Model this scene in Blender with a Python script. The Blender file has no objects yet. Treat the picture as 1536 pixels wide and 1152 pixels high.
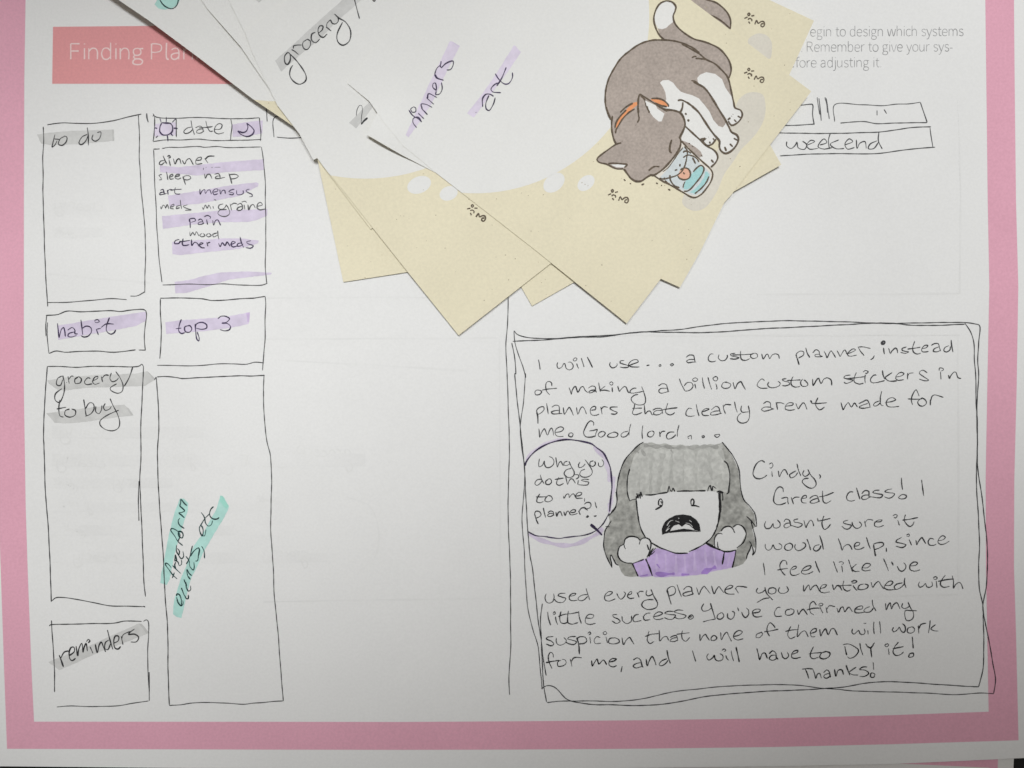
import bpy, math, random
from mathutils import Vector, geometry
random.seed(7)

# ------------------------------------------------------------------ camera, light, exposure
scene = bpy.context.scene
PXM = 0.2794 / 1536.0          # metres on the desk per photo pixel (a letter page fills the width)
CAMH = 0.32                    # camera height above the page

cam_data = bpy.data.cameras.new("camera")
cam = bpy.data.objects.new("camera", cam_data)
scene.collection.objects.link(cam)
cam.location = (0, 0, CAMH)
cam_data.sensor_width = 36.0
cam_data.lens = 36.0 * CAMH / (1536 * PXM)
cam_data.clip_start = 0.01
cam_data.clip_end = 50
scene.camera = cam

world = bpy.data.worlds.new("World")
scene.world = world
world.use_nodes = True
world.node_tree.nodes["Background"].inputs[0].default_value = (1.0, 0.935, 0.86, 1)
world.node_tree.nodes["Background"].inputs[1].default_value = 0.186

def spot_lamp(name, loc, target, half_angle, blend, radius, power, color):
    d = bpy.data.lights.new(name, 'SPOT')
    d.spot_size = 2 * half_angle; d.spot_blend = blend; d.shadow_soft_size = radius
    d.energy = power; d.color = color
    o = bpy.data.objects.new(name, d)
    scene.collection.objects.link(o)
    o.location = loc
    o.rotation_euler = (Vector(target) - Vector(loc)).to_track_quat('-Z', 'Y').to_euler()
    return o

spot_lamp("window_lamp", (-0.157, 0.359, 0.782), (-0.115, -0.004, 0), 0.155, 0.15, 0.09, 22.8, (0.985, 1.0, 1.0))
spot_lamp("added_right_spot", (0.179, 0.311, 0.862), (0.112, 0.091, 0), 0.178, 0.15, 0.09, 23.9, (0.985, 1.0, 1.0))  # added spot without a known lamp, evens the tones and shades left card edges

scene.view_settings.view_transform = 'Standard'
scene.view_settings.look = 'None'
scene.view_settings.exposure = 0.0
scene.view_settings.gamma = 1.0
scene.view_settings.use_curve_mapping = False
scene.render.engine = 'CYCLES'
scene.cycles.pixel_filter_type = 'BLACKMAN_HARRIS'
scene.cycles.filter_width = 1.55
scene.cycles.max_bounces = 6

# ------------------------------------------------------------------ surfaces (heights in metres at a photo pixel)
MM = 0.001
def page_z(px, py):
    x, y = px / 1536.0, py / 1152.0
    z = 0.9 + 0.35 * math.sin(5.2 * x + 1.1) * math.cos(3.9 * y + 0.4) + 0.18 * math.sin(9.0 * x - 4.0 * y)
    z += 0.8 * max(0.0, (x - 0.86) / 0.14) ** 2 * (0.4 + 0.6 * math.sin(3.4 * y) ** 2)
    return z * MM
def under_z(px, py):
    return 0.05 * MM
def gauss(px, py, cx, cy, r):
    return math.exp(-((px - cx) ** 2 + (py - cy) ** 2) / (2 * r * r))
def pile(px, py):
    t = max(0.0, min(1.4, (485 - py) / 480.0))
    return 0.25 + 3.6 * t ** 1.4
def card_z(k):
    def f(px, py):
        z = pile(px, py) + 0.13 * k
        if k >= 3:
            z += 0.95 * gauss(px, py, 365, 75, 75)
        if k >= 4:
            z += 0.45 * gauss(px, py, 352, 20, 45)
        if k >= 5:
            z += 0.35 * gauss(px, py, 350, 40, 60)
        if k >= 6:
            z += 1.7 * gauss(px, py, 566, 213, 36)
        return page_z(px, py) + z * MM
    return f

def W(px, py, zf, dz=0.0):
    z = zf(px, py) + dz
    k = (CAMH - z) / CAMH
    return Vector(((px - 768) * PXM * k, (576 - py) * PXM * k, z))

# ------------------------------------------------------------------ materials
def new_mat(name, rough=0.75):
    m = bpy.data.materials.new(name)
    m.use_nodes = True
    b = m.node_tree.nodes["Principled BSDF"]
    b.inputs["Roughness"].default_value = rough
    b.inputs["Specular IOR Level"].default_value = 0.186
    return m, m.node_tree.nodes, m.node_tree.links, b

def noise_mat(name, c, amt=0.06, scale=900.0, amt2=0.03, scale2=60.0, rough=0.75, bump=0.0, bscale=2500.0):
    """a base colour with fine grain and broad mottling, both the material's own"""
    m, N, L, b = new_mat(name, rough)
    tc = N.new("ShaderNodeNewGeometry")
    n1 = N.new("ShaderNodeTexNoise"); n1.inputs["Scale"].default_value = scale; n1.inputs["Detail"].default_value = 3
    n2 = N.new("ShaderNodeTexNoise"); n2.inputs["Scale"].default_value = scale2; n2.inputs["Detail"].default_value = 4
    L.new(tc.outputs["Position"], n1.inputs["Vector"]); L.new(tc.outputs["Position"], n2.inputs["Vector"])
    def mr(src, a):
        r = N.new("ShaderNodeMapRange")
        r.inputs["From Min"].default_value = 0.3; r.inputs["From Max"].default_value = 0.7
        r.inputs["To Min"].default_value = 1 - a; r.inputs["To Max"].default_value = 1 + a
        L.new(src, r.inputs["Value"]); return r.outputs["Result"]
    mu = N.new("ShaderNodeMath"); mu.operation = 'MULTIPLY'
    L.new(mr(n1.outputs["Fac"], amt), mu.inputs[0]); L.new(mr(n2.outputs["Fac"], amt2), mu.inputs[1])
    vm = N.new("ShaderNodeVectorMath"); vm.operation = 'SCALE'
    vm.inputs[0].default_value = c
    L.new(mu.outputs[0], vm.inputs["Scale"])
    L.new(vm.outputs[0], b.inputs["Base Color"])
    if bump:
        n3 = N.new("ShaderNodeTexNoise"); n3.inputs["Scale"].default_value = bscale; n3.inputs["Detail"].default_value = 2
        L.new(tc.outputs["Position"], n3.inputs["Vector"])
        bp = N.new("ShaderNodeBump"); bp.inputs["Strength"].default_value = bump; bp.inputs["Distance"].default_value = 0.00006
        L.new(n3.outputs["Fac"], bp.inputs["Height"]); L.new(bp.outputs[0], b.inputs["Normal"])
    return m

MAT = {
    'paper': noise_mat('white_paper', (0.80, 0.80, 0.795), 0.022, 1500, 0.012, 45, bump=0.25),
    'under': noise_mat('under_paper', (0.74, 0.73, 0.71), 0.02, 1500, 0.02, 45, bump=0.2),
    'cream': noise_mat('cream_card_stock', (0.785, 0.727, 0.547), 0.035, 1300, 0.025, 55, bump=0.3),
    'blank': noise_mat('white_card_print', (0.79, 0.79, 0.775), 0.02, 1500, 0.012, 50, bump=0.25),
    'pink': noise_mat('pink_print', (0.765, 0.40, 0.505), 0.05, 1600, 0.02, 60),
    'rose': noise_mat('rose_print', (0.755, 0.335, 0.345), 0.04, 1600, 0.02, 60),
    'rose_text': noise_mat('pale_rose_print', (0.86, 0.66, 0.65), 0.03, 1500),
    'grey_text': noise_mat('thin_grey_print', (0.33, 0.33, 0.335), 0.35, 700),
    'ink': noise_mat('black_pen_ink', (0.032, 0.032, 0.035), 0.5, 500, 0.3, 120, rough=0.5),
    'ink2': noise_mat('dark_pen_ink', (0.012, 0.012, 0.013), 0.4, 500, 0.3, 120, rough=0.5),
    'ink3': noise_mat('worn_pen_ink', (0.09, 0.09, 0.095), 0.5, 500, 0.3, 120, rough=0.5),
    'violet_ink': noise_mat('violet_tinted_ink', (0.035, 0.022, 0.065), 0.5, 500, 0.3, 120, rough=0.5),
    'teal_ink': noise_mat('teal_tinted_ink', (0.012, 0.045, 0.045), 0.5, 500, 0.3, 120, rough=0.5),
    'lilac': noise_mat('lilac_highlighter', (0.665, 0.595, 0.735), 0.03, 900, 0.09, 330),
    'lilac_pale': noise_mat('pale_lilac_highlighter', (0.715, 0.65, 0.775), 0.03, 900, 0.07, 330),
    'lilac_deep': noise_mat('deep_lilac_highlighter', (0.61, 0.49, 0.71), 0.04, 900, 0.08, 220),
    'grey_mark': noise_mat('grey_marker', (0.62, 0.62, 0.61), 0.03, 900, 0.08, 300),
    'grey_deep': noise_mat('dark_grey_marker', (0.55, 0.55, 0.54), 0.03, 900, 0.05, 200),
    'mint': noise_mat('mint_highlighter', (0.455, 0.73, 0.675), 0.03, 900, 0.09, 300),
    'mint_deep': noise_mat('deep_mint_highlighter', (0.36, 0.70, 0.61), 0.03, 900, 0.06, 200),
    'hair': noise_mat('hair_marker_grey', (0.40, 0.40, 0.375), 0.28, 750, 0.22, 210),
    'fringe': noise_mat('fringe_marker_grey', (0.575, 0.578, 0.55), 0.12, 800, 0.10, 200),
    'streak': noise_mat('streak_marker_grey', (0.51, 0.513, 0.487), 0.10, 900, 0.10, 170),
    'crown': noise_mat('crown_marker_grey', (0.40, 0.40, 0.382), 0.14, 900, 0.16, 250),
    'shirt': noise_mat('shirt_marker_violet', (0.60, 0.46, 0.775), 0.06, 900, 0.16, 260),
    'shirt_pale': noise_mat('pale_shirt_marker', (0.655, 0.525, 0.81), 0.05, 900, 0.12, 200),
    'shirt_deep': noise_mat('deep_shirt_marker', (0.40, 0.25, 0.64), 0.08, 900, 0.2, 260),
    'face': noise_mat('bare_face_paper', (0.80, 0.80, 0.79), 0.02, 1500),
    'fur': noise_mat('grey_fur_print', (0.425, 0.365, 0.325), 0.13, 1500, 0.06, 200),
    'fur_white': noise_mat('white_fur_print', (0.80, 0.795, 0.775), 0.02, 1500),
    'cat_line': noise_mat('brown_print_line', (0.125, 0.097, 0.07), 0.3, 1500),
    'collar': noise_mat('orange_print', (0.80, 0.335, 0.155), 0.06, 1500),
    'nose': noise_mat('salmon_print', (0.79, 0.46, 0.335), 0.05, 1500),
    'glass': noise_mat('pale_blue_print', (0.64, 0.69, 0.705), 0.05, 1500),
    'glass_rim': noise_mat('warm_white_print', (0.80, 0.75, 0.67), 0.04, 1500),
    'water': noise_mat('aqua_print', (0.395, 0.66, 0.665), 0.06, 1500),
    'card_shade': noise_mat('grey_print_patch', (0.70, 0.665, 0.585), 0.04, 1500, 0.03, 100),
    'speck': noise_mat('brown_fibre', (0.36, 0.30, 0.20), 0.2, 1500),
    'ghost': noise_mat('faint_show_through', (0.778, 0.778, 0.772), 0.02, 1500),
    'ghost2': noise_mat('fainter_show_through', (0.775, 0.775, 0.768), 0.02, 1500),
    'ghost3': noise_mat('faintest_show_through', (0.791, 0.791, 0.786), 0.02, 1500),
    'table': noise_mat('dark_desk', (0.012, 0.011, 0.011), 0.3, 300, 0.2, 40, rough=0.45),
}

# ------------------------------------------------------------------ mesh helpers
def link(name, verts, faces, mat, parent=None):
    me = bpy.data.meshes.new(name)
    off = parent_origin(parent)
    me.from_pydata([v - off for v in verts], [], faces)
    me.materials.append(MAT[mat])
    me.update()
    for p in me.polygons:
        p.use_smooth = True
    o = bpy.data.objects.new(name, me)
    scene.collection.objects.link(o)
    if parent is not None:
        o.parent = parent
    return o

def parent_origin(o):
    v = Vector((0, 0, 0))
    while o is not None:
        v = v + o.location
        o = o.parent
    return v

def empty(name, loc, label, cat, group=None):
    o = bpy.data.objects.new(name, None)
    scene.collection.objects.link(o)
    o.location = loc
    o.empty_display_size = 0.01
    o['label'] = label; o['category'] = cat
    if group: o['group'] = group
    return o

def parse(txt, win=(0, 0, 1)):
    """'x,y x,y ; x,y ...' in window pixels -> [(width factor, [(px,py)...])]; a stroke may start with 'w1.6:'"""
    ox, oy, s = win
    out = []
    for st in txt.split(';'):
        st = st.strip()
        if not st: continue
        w = 1.0
        if st[0] == 'w':
            a, st = st.split(':', 1)
            w = float(a[1:])
        pts = []
        for t in st.split():
            a, b = t.split(',')
            pts.append((ox + float(a) / s, oy + float(b) / s))
        out.append((w, pts))
    return out

def poly(txt, win=(0, 0, 1)):
    return parse(txt, win)[0][1]

def smooth(pts, step=0.8, closed=False):
    if len(pts) < 3:
        if len(pts) == 1:
            x, y = pts[0]
            pts = [(x - 0.5, y - 0.3), (x + 0.5, y + 0.3)]
        (x0, y0), (x1, y1) = pts
        n = max(2, int(math.hypot(x1 - x0, y1 - y0) / step))
        return [(x0 + (x1 - x0) * i / n, y0 + (y1 - y0) * i / n) for i in range(n + 1)]
    P = [Vector(p) for p in pts]
    if closed:
        P = [P[-1]] + P + [P[0], P[1]]
    else:
        P = [P[0] * 2 - P[1]] + P + [P[-1] * 2 - P[-2]]
    out = []
    for i in range(1, len(P) - 2):
        p0, p1, p2, p3 = P[i - 1], P[i], P[i + 1], P[i + 2]
        d = (p2 - p1).length
        if d < 1e-6: continue
        t01 = max(1e-4, (p1 - p0).length ** 0.5); t12 = max(1e-4, d ** 0.5); t23 = max(1e-4, (p3 - p2).length ** 0.5)
        m1 = (p2 - p1 + t12 * ((p1 - p0) / t01 - (p2 - p0) / (t01 + t12)))
        m2 = (p2 - p1 + t12 * ((p3 - p2) / t23 - (p3 - p1) / (t12 + t23)))
        n = max(2, int(d / step))
        for j in range(n):
            t = j / n
            a = 2 * t ** 3 - 3 * t ** 2 + 1; b = t ** 3 - 2 * t ** 2 + t
            c = -2 * t ** 3 + 3 * t ** 2; e = t ** 3 - t ** 2
            q = a * p1 + b * m1 + c * p2 + e * m2
            out.append((q.x, q.y))
    if not closed:
        out.append((P[-2].x, P[-2].y))
    return out

LEVEL = {'print': 0.02, 'mark': 0.035, 'mark2': 0.05, 'ink': 0.07, 'ink2': 0.10}
def ribbon(name, strokes, zf, width, mat, parent, level='ink', jitter=0.28, taper=True, step=0.8, wob=0.12):
    """pen strokes as thin ribbons lying on a sheet"""
    V, F = [], []
    base = LEVEL[level] * MM
    if name in ('handwriting', 'box_outline', 'panel_outline', 'centre_line', 'tick_mark'): width *= 0.9
    for w, pts in strokes:
        s = smooth(pts, step)
        n = len(s)
        ph = random.uniform(0, 6.28); f1 = random.uniform(0.12, 0.3)
        zoff = random.uniform(0, 14e-6)
        wob1 = random.uniform(0, 6.28)
        k0 = len(V)
        dens = random.uniform(0.85, 1.12)
        for i, (x, y) in enumerate(s):
            a = s[max(0, i - 1)]; b = s[min(n - 1, i + 1)]
            dx, dy = b[0] - a[0], b[1] - a[1]
            l = math.hypot(dx, dy) or 1.0
            nx, ny = -dy / l, dx / l
            ww = width * w * dens * (1 + jitter * math.sin(ph + f1 * i) + random.uniform(-0.07, 0.07))
            if taper:
                e = min(i, n - 1 - i)
                ww *= min(1.0, 0.55 + 0.22 * e)
            ox = wob * math.sin(wob1 + 0.11 * i) * nx; oy = wob * math.sin(wob1 + 0.11 * i) * ny
            dz = base + zoff + min(i * 0.15e-6, 25e-6)
            V.append(W(x + ox + nx * ww / 2, y + oy + ny * ww / 2, zf, dz))
            V.append(W(x + ox - nx * ww / 2, y + oy - ny * ww / 2, zf, dz))
            if i:
                k = k0 + 2 * i
                F.append((k - 2, k - 1, k + 1, k))
    return link(name, V, F, mat, parent)

def inside(p, pg):
    x, y = p; c = False
    j = len(pg) - 1
    for i in range(len(pg)):
        xi, yi = pg[i]; xj, yj = pg[j]
        if (yi > y) != (yj > y) and x < (xj - xi) * (y - yi) / (yj - yi) + xi: c = not c
        j = i
    return c

def fill2d(pg, step=14, extra=()):
    """triangles of a polygon with inner points, so that it can follow a curved sheet"""
    # split long edges
    b = []
    n = len(pg)
    for i in range(n):
        x0, y0 = pg[i]; x1, y1 = pg[(i + 1) % n]
        d = math.hypot(x1 - x0, y1 - y0)
        m = max(1, int(math.ceil(d / step)))
        for j in range(m):
            b.append((x0 + (x1 - x0) * j / m, y0 + (y1 - y0) * j / m))
    xs = [p[0] for p in b]; ys = [p[1] for p in b]
    pts = [Vector(p) for p in b]
    nb = len(pts)
    y = min(ys) + step / 2
    while y < max(ys):
        x = min(xs) + step / 2
        while x < max(xs):
            if inside((x, y), b) and min((x - q[0]) ** 2 + (y - q[1]) ** 2 for q in b) > (step * 0.35) ** 2:
                pts.append(Vector((x, y)))
            x += step
        y += step
    res = geometry.delaunay_2d_cdt(pts, [], [list(range(nb))], 1, 1e-5)
    return [(v.x, v.y) for v in res[0]], [tuple(f) for f in res[2]]

def fill(name, pg, zf, mat, parent, level='mark', step=14, dz=0.0, round_=False, rough=0.0):
    if round_: pg = smooth(pg, 1.5, closed=True)
    if rough:
        pg = smooth_edges(pg, rough)
    v2, f = fill2d(pg, step)
    V = [W(x, y, zf, LEVEL[level] * MM + dz) for x, y in v2]
    F = []
    for t in f:
        a, b, c = (V[i] for i in t[:3])
        F.append(t if (b - a).cross(c - a).z > 0 else tuple(reversed(t)))
    return link(name, V, F, mat, parent)

def smooth_edges(pg, amp):
    """a marker's edge: split into short steps that wander a little"""
    out = []
    n = len(pg)
    for i in range(n):
        x0, y0 = pg[i]; x1, y1 = pg[(i + 1) % n]
        d = math.hypot(x1 - x0, y1 - y0)
        m = max(1, int(d / 4))
        nx, ny = -(y1 - y0) / (d or 1), (x1 - x0) / (d or 1)
        for j in range(m):
            r = random.uniform(-amp, amp) if j else 0
            out.append((x0 + (x1 - x0) * j / m + nx * r, y0 + (y1 - y0) * j / m + ny * r))
    return out

def fills(name, polys, zf, mat, parent, level='mark', step=14, dz=0.0, round_=False, rough=0.0):
    """several patches of one print in one mesh"""
    V, F = [], []
    for pg in polys:
        if round_: pg = smooth(pg, 1.5, closed=True)
        if rough: pg = smooth_edges(pg, rough)
        v2, f = fill2d(pg, step)
        k = len(V)
        V += [W(x, y, zf, LEVEL[level] * MM + dz) for x, y in v2]
        for t in f:
            a, b, c = (V[k + i] for i in t[:3])
            t = tuple(k + i for i in t)
            F.append(t if (b - a).cross(c - a).z > 0 else tuple(reversed(t)))
    return link(name, V, F, mat, parent)

def sheet(name, pg, zf, mat, parent, thick=0.12, step=18):
    """a sheet of paper with its own thickness and edge"""
    v2, f = fill2d(pg, step)
    n = len(v2)
    V = [W(x, y, zf, 0) for x, y in v2] + [W(x, y, zf, 0) - Vector((0, 0, thick * MM)) for x, y in v2]
    F = []; edges = {}
    for t in f:
        a, b, c = (V[i] for i in t[:3])
        if (b - a).cross(c - a).z < 0: t = tuple(reversed(t))
        F.append(t); F.append(tuple(i + n for i in reversed(t)))
        for i in range(3):
            e = (t[i], t[(i + 1) % 3])
            edges[e] = edges.get(e, 0) + 1
    for (a, b) in list(edges):
        if (b, a) not in edges:
            k = len(V)
            V += [V[b], V[a], V[a + n], V[b + n]]      # the cut edge has its own corners, so it shades flat
            F.append((k, k + 1, k + 2, k + 3))
    return link(name, V, F, mat, parent)

def clip(pg, conv):
    """keep the part of pg inside a convex polygon"""
    area = sum(conv[i][0] * conv[(i + 1) % len(conv)][1] - conv[(i + 1) % len(conv)][0] * conv[i][1] for i in range(len(conv)))
    sg = 1 if area > 0 else -1
    out = pg
    for i in range(len(conv)):
        ax, ay = conv[i]; bx, by = conv[(i + 1) % len(conv)]
        def d(p): return sg * ((bx - ax) * (p[1] - ay) - (by - ay) * (p[0] - ax))
        new = []
        for j in range(len(out)):
            p, q = out[j], out[(j + 1) % len(out)]
            dp, dq = d(p), d(q)
            if dp >= 0: new.append(p)
            if (dp >= 0) != (dq >= 0):
                t = dp / (dp - dq)
                new.append((p[0] + (q[0] - p[0]) * t, p[1] + (q[1] - p[1]) * t))
        out = new
        if not out: return out
    return out

def ellipse(cx, cy, a, b, ang=0, n=40):
    c, s = math.cos(math.radians(ang)), math.sin(math.radians(ang))
    return [(cx + a * math.cos(t) * c - b * math.sin(t) * s, cy + a * math.cos(t) * s + b * math.sin(t) * c)
            for t in (2 * math.pi * i / n for i in range(n))]
# ------------------------------------------------------------------ desk (the setting)
tv = []
for z in (-0.0004, -0.030):
    tv += [Vector((x, y, z)) for x, y in ((-0.45, -0.35), (0.45, -0.35), (0.45, 0.35), (-0.45, 0.35))]
desk = link('desk', tv, [(0, 1, 2, 3), (7, 6, 5, 4), (0, 4, 5, 1), (1, 5, 6, 2), (2, 6, 7, 3), (3, 7, 4, 0)], 'table')
for p in desk.data.polygons: p.use_smooth = False
desk['kind'] = 'structure'

# ------------------------------------------------------------------ second sheet, almost hidden below
lower = empty('loose_sheet', W(900, 1120, under_z), 'loose white sheet with a pink border peeking out below the big worksheet', 'paper sheet')
sheet('paper', [(262, 1090), (1524, 1060), (1519, 1178), (276, 1182)], under_z, 'under', lower, thick=0.1)
fill('printed_border', [(1100, 1085), (1499, 1078), (1496, 1168), (1484, 1151.5), (1370, 1146.2), (1100, 1138)], under_z, 'pink', lower, 'print')

# ------------------------------------------------------------------ the worksheet
page = empty('worksheet', W(768, 600, page_z),
             'large white worksheet with a pink printed border, covered in hand drawn boxes and notes', 'worksheet')
PZ = page_z
page_poly = [(-44, -70), (400, -74), (900, -74), (1558, -70), (1562, 300), (1566, 430), (1560, 700), (1562, 900), (1568, 1135.5),
             (1536, 1137), (1440, 1141.5), (1336, 1146), (1160, 1149.5), (900, 1152.5), (560, 1153), (260, 1152), (120, 1150.5), (0, 1149.5), (-34, 1149)]
sheet('paper', page_poly, PZ, 'paper', page, thick=0.11, step=22)
inner = [(38.5, -32), (38.3, 0), (36.4, 120), (35.8, 300), (35.7, 580), (38.5, 760), (41.6, 858), (47, 1000), (51, 1082.5),
         (400, 1082.7), (600, 1083), (780, 1081.9), (960, 1080.4), (1160, 1077.5), (1336, 1072.8), (1483, 1067.6),
         (1480.5, 930), (1479, 850), (1478.5, 720), (1481, 580), (1484, 430), (1481.6, 300), (1479.5, 120), (1478, 0), (1477.6, -32)]
outer = [(-4, -64), (-4, 0), (-6, 120), (-6.5, 300), (-5.5, 580), (-2.5, 760), (1.2, 858), (6, 1000), (10.5, 1123.2),
         (400, 1124.4), (600, 1124.8), (780, 1124.3), (960, 1123), (1160, 1120.5), (1336, 1116.3), (1527.8, 1110.4),
         (1524, 950), (1521, 850), (1521.5, 720), (1525, 580), (1527.5, 430), (1524, 300), (1522, 120), (1521, 0), (1520.5, -64)]
bands = [inner[i:i + 2] + [outer[i + 1], outer[i]] for i in range(len(inner) - 1)] + [[inner[-1], inner[0], outer[0], outer[-1]]]
fills('printed_border', bands, PZ, 'pink', page, 'print', step=16)
band = fill('header_band', [(79.5, 40.2), (300, 38.2), (620, 35.5), (620, 125.5), (345, 125.9), (78.2, 125.6)], PZ, 'rose', page, 'print')

# thin printed letters: one stroke each, x height 1, y up from the baseline
FONT = {
 'F': (1.05, '0.12,0 0.12,1.4 ; 0.12,1.4 0.85,1.4 ; 0.12,0.74 0.78,0.74'),
 'P': (1.2, '0.12,0 0.12,1.4 ; 0.12,1.4 0.5,1.4 0.88,1.28 0.95,1.02 0.85,0.76 0.5,0.64 0.12,0.64'),
 'R': (1.2, '0.12,0 0.12,1.4 ; 0.12,1.4 0.5,1.4 0.85,1.3 0.92,1.05 0.82,0.82 0.5,0.72 0.12,0.72 ; 0.55,0.72 1.0,0'),
 'a': (1.0, '0.12,0.86 0.35,1.0 0.6,0.97 0.72,0.75 0.72,0 ; 0.72,0.58 0.4,0.55 0.12,0.4 0.12,0.15 0.3,0 0.55,0.06 0.72,0.25'),
 'b': (1.1, '0.14,1.5 0.14,0 ; 0.14,0.7 0.4,1.0 0.72,0.95 0.88,0.5 0.72,0.06 0.4,0 0.14,0.22'),
 'c': (0.88, '0.78,0.9 0.5,1.0 0.2,0.85 0.1,0.5 0.2,0.14 0.5,0 0.78,0.1'),
 'd': (1.1, '0.86,1.5 0.86,0 ; 0.86,0.75 0.6,1.0 0.28,0.95 0.12,0.5 0.28,0.05 0.6,0 0.86,0.25'),
 'e': (1.02, '0.12,0.54 0.86,0.54 0.78,0.88 0.5,1.0 0.22,0.88 0.1,0.5 0.22,0.1 0.52,0 0.82,0.1'),
 'f': (0.62, '0.66,1.48 0.42,1.46 0.3,1.25 0.3,0 ; 0.05,0.98 0.6,0.98'),
 'g': (1.02, '0.45,1.0 0.2,0.9 0.14,0.65 0.25,0.4 0.5,0.36 0.72,0.48 0.76,0.72 0.65,0.94 0.45,1.0 ; 0.6,0.96 0.96,0.97 ; 0.28,0.4 0.16,0.2 0.3,0.06 0.7,0.02 0.9,-0.16 0.78,-0.42 0.42,-0.48 0.12,-0.36 0.14,-0.12 0.34,0.04'),
 'h': (1.08, '0.14,1.5 0.14,0 ; 0.14,0.7 0.4,0.98 0.7,0.95 0.84,0.7 0.84,0'),
 'i': (0.42, '0.2,1.0 0.2,0 ; 0.2,1.34 0.2,1.42'),
 'j': (0.42, '0.22,1.0 0.22,-0.25 0.1,-0.46 -0.1,-0.46 ; 0.22,1.34 0.22,1.42'),
 'l': (0.45, '0.16,1.5 0.16,0.15 0.24,0.01 0.34,0.02'),
 'm': (1.66, '0.14,1.0 0.14,0 ; 0.14,0.7 0.38,0.98 0.64,0.95 0.78,0.7 0.78,0 ; 0.78,0.7 1.02,0.98 1.28,0.95 1.42,0.7 1.42,0'),
 'n': (1.08, '0.14,1.0 0.14,0 ; 0.14,0.7 0.4,0.98 0.7,0.95 0.84,0.7 0.84,0'),
 'o': (1.08, '0.52,1.0 0.22,0.88 0.1,0.5 0.22,0.12 0.52,0 0.82,0.12 0.94,0.5 0.82,0.88 0.52,1.0'),
 'r': (0.7, '0.14,1.0 0.14,0 ; 0.14,0.62 0.34,0.94 0.62,1.0'),
 's': (0.85, '0.72,0.88 0.45,1.0 0.18,0.9 0.16,0.68 0.4,0.54 0.68,0.4 0.72,0.16 0.48,0 0.12,0.1'),
 't': (0.66, '0.28,1.3 0.28,0.2 0.4,0.02 0.62,0.05 ; 0.04,0.96 0.6,0.96'),
 'u': (1.08, '0.14,1.0 0.14,0.3 0.28,0.04 0.55,0.02 0.84,0.32 ; 0.84,1.0 0.84,0'),
 'v': (0.92, '0.05,1.0 0.45,0 0.85,1.0'),
 'w': (1.44, '0.05,1.0 0.36,0 0.7,1.0 1.04,0 1.35,1.0'),
 'y': (0.92, '0.05,1.0 0.46,0.02 ; 0.86,1.0 0.46,0.0 0.3,-0.38 0.05,-0.46'),
 '.': (0.42, '0.18,0.0 0.2,0.08'), '-': (0.6, '0.06,0.46 0.5,0.46'), ' ': (0.5, ''),
}
def printed(name, text, x0, x1, base0, base1, xh, width, mat, parent, level, straight=False):
    adv = [FONT[c][0] for c in text]
    k = (x1 - x0) / (sum(adv) - 0.15)
    S = []; x = 0
    for c, a in zip(text, adv):
        for w, pts in parse(FONT[c][1]):
            S.append((w, [(x0 + (x + p[0]) * k, base0 + (base1 - base0) * (x / sum(adv)) - p[1] * xh) for p in pts]))
        x += a
    return ribbon(name, S, PZ, width, mat, parent, level, jitter=0.10, taper=False, step=0.7, wob=0.0)
printed('header_title', 'Finding Planner', 104, 341, 88.8, 89.2, 16.6, 2.0, 'rose_text', page, 'mark')
printed('printed_text', 'egin to design which systems', 1215, 1444.5, 54.4, 53.6, 10.3, 0.88, 'grey_text', page, 'mark')
printed('printed_text', '. Remember to give your sys-', 1201, 1428.5, 77.4, 76.8, 10.3, 0.88, 'grey_text', page, 'mark')
printed('printed_text', 'efore adjusting it.', 1183, 1322, 101.0, 100.5, 10.3, 0.88, 'grey_text', page, 'mark')

# faint lines and words of the other side showing through
GH = [(1.0, p) for p in ([(400, 447), (560, 446), (700, 446)], [(380, 509), (560, 508), (748, 507)], [(749, 508), (750, 700), (751, 900)],
      [(395, 903), (560, 900), (745, 898)], [(1136, 441.5), (1300, 441), (1440, 440)], [(1438, 150), (1441, 300), (1440, 440)],
      [(800, 503), (1100, 503), (1440, 502)], [(1437, 505), (1438, 700), (1438, 885)], [(1140, 893), (1300, 894), (1437, 892)],
      [(520, 745), (555, 760), (568, 800), (560, 840), (530, 860)], [(430, 541), (560, 548), (700, 556)], [(72, 410), (150, 418), (225, 424)])]
ribbon('show_through', GH, PZ, 2.4, 'ghost', page, 'print', taper=False, step=3)
# ------------------------------------------------------------------ what is drawn and written on the worksheet
T1 = (50, 160, 7.68); T2 = (215, 165, 7.68); T3 = (215, 290, 7.68); T4 = (55, 430, 7.68); T5 = (220, 430, 7.68)
T6 = (55, 530, 7.68); T7 = (220, 735, 9.6); T8 = (220, 815, 9.6); T9 = (60, 900, 7.68)
W11 = (0, 0, 3.84); W12 = (380, 0, 3.84); W14 = (1136, 0, 3.84)
W21 = (0, 280, 3.84); W22 = (380, 280, 3.84); W23 = (760, 280, 3.84); W24 = (1136, 280, 3.84)
W31 = (0, 560, 3.84); W32 = (380, 560, 3.84); W33 = (760, 560, 3.84); W34 = (1136, 560, 3.84)
W41 = (0, 852, 3.84); W42 = (380, 852, 3.84); W43 = (760, 852, 3.84); W44 = (1136, 852, 3.84)
PW = 1.6
def hand(parts, name='handwriting', mat='ink', width=PW, parent=None, level='ink', zf=PZ):
    S = []
    for win, txt in parts: S += parse(txt, win)
    return ribbon(name, S, zf, width, mat, parent or page, level)
def join(*segs):
    """one long line whose pieces were read from neighbouring windows"""
    pts = []
    for win, txt in segs: pts += poly(txt, win)
    return (1.0, pts)
def mark(win, txt, mat, parent=None, level='mark', rough=0.35, zf=PZ, name='highlighter_mark'):
    return fill(name, poly(txt, win), zf, mat, parent or page, level, step=9, rough=rough)

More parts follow.
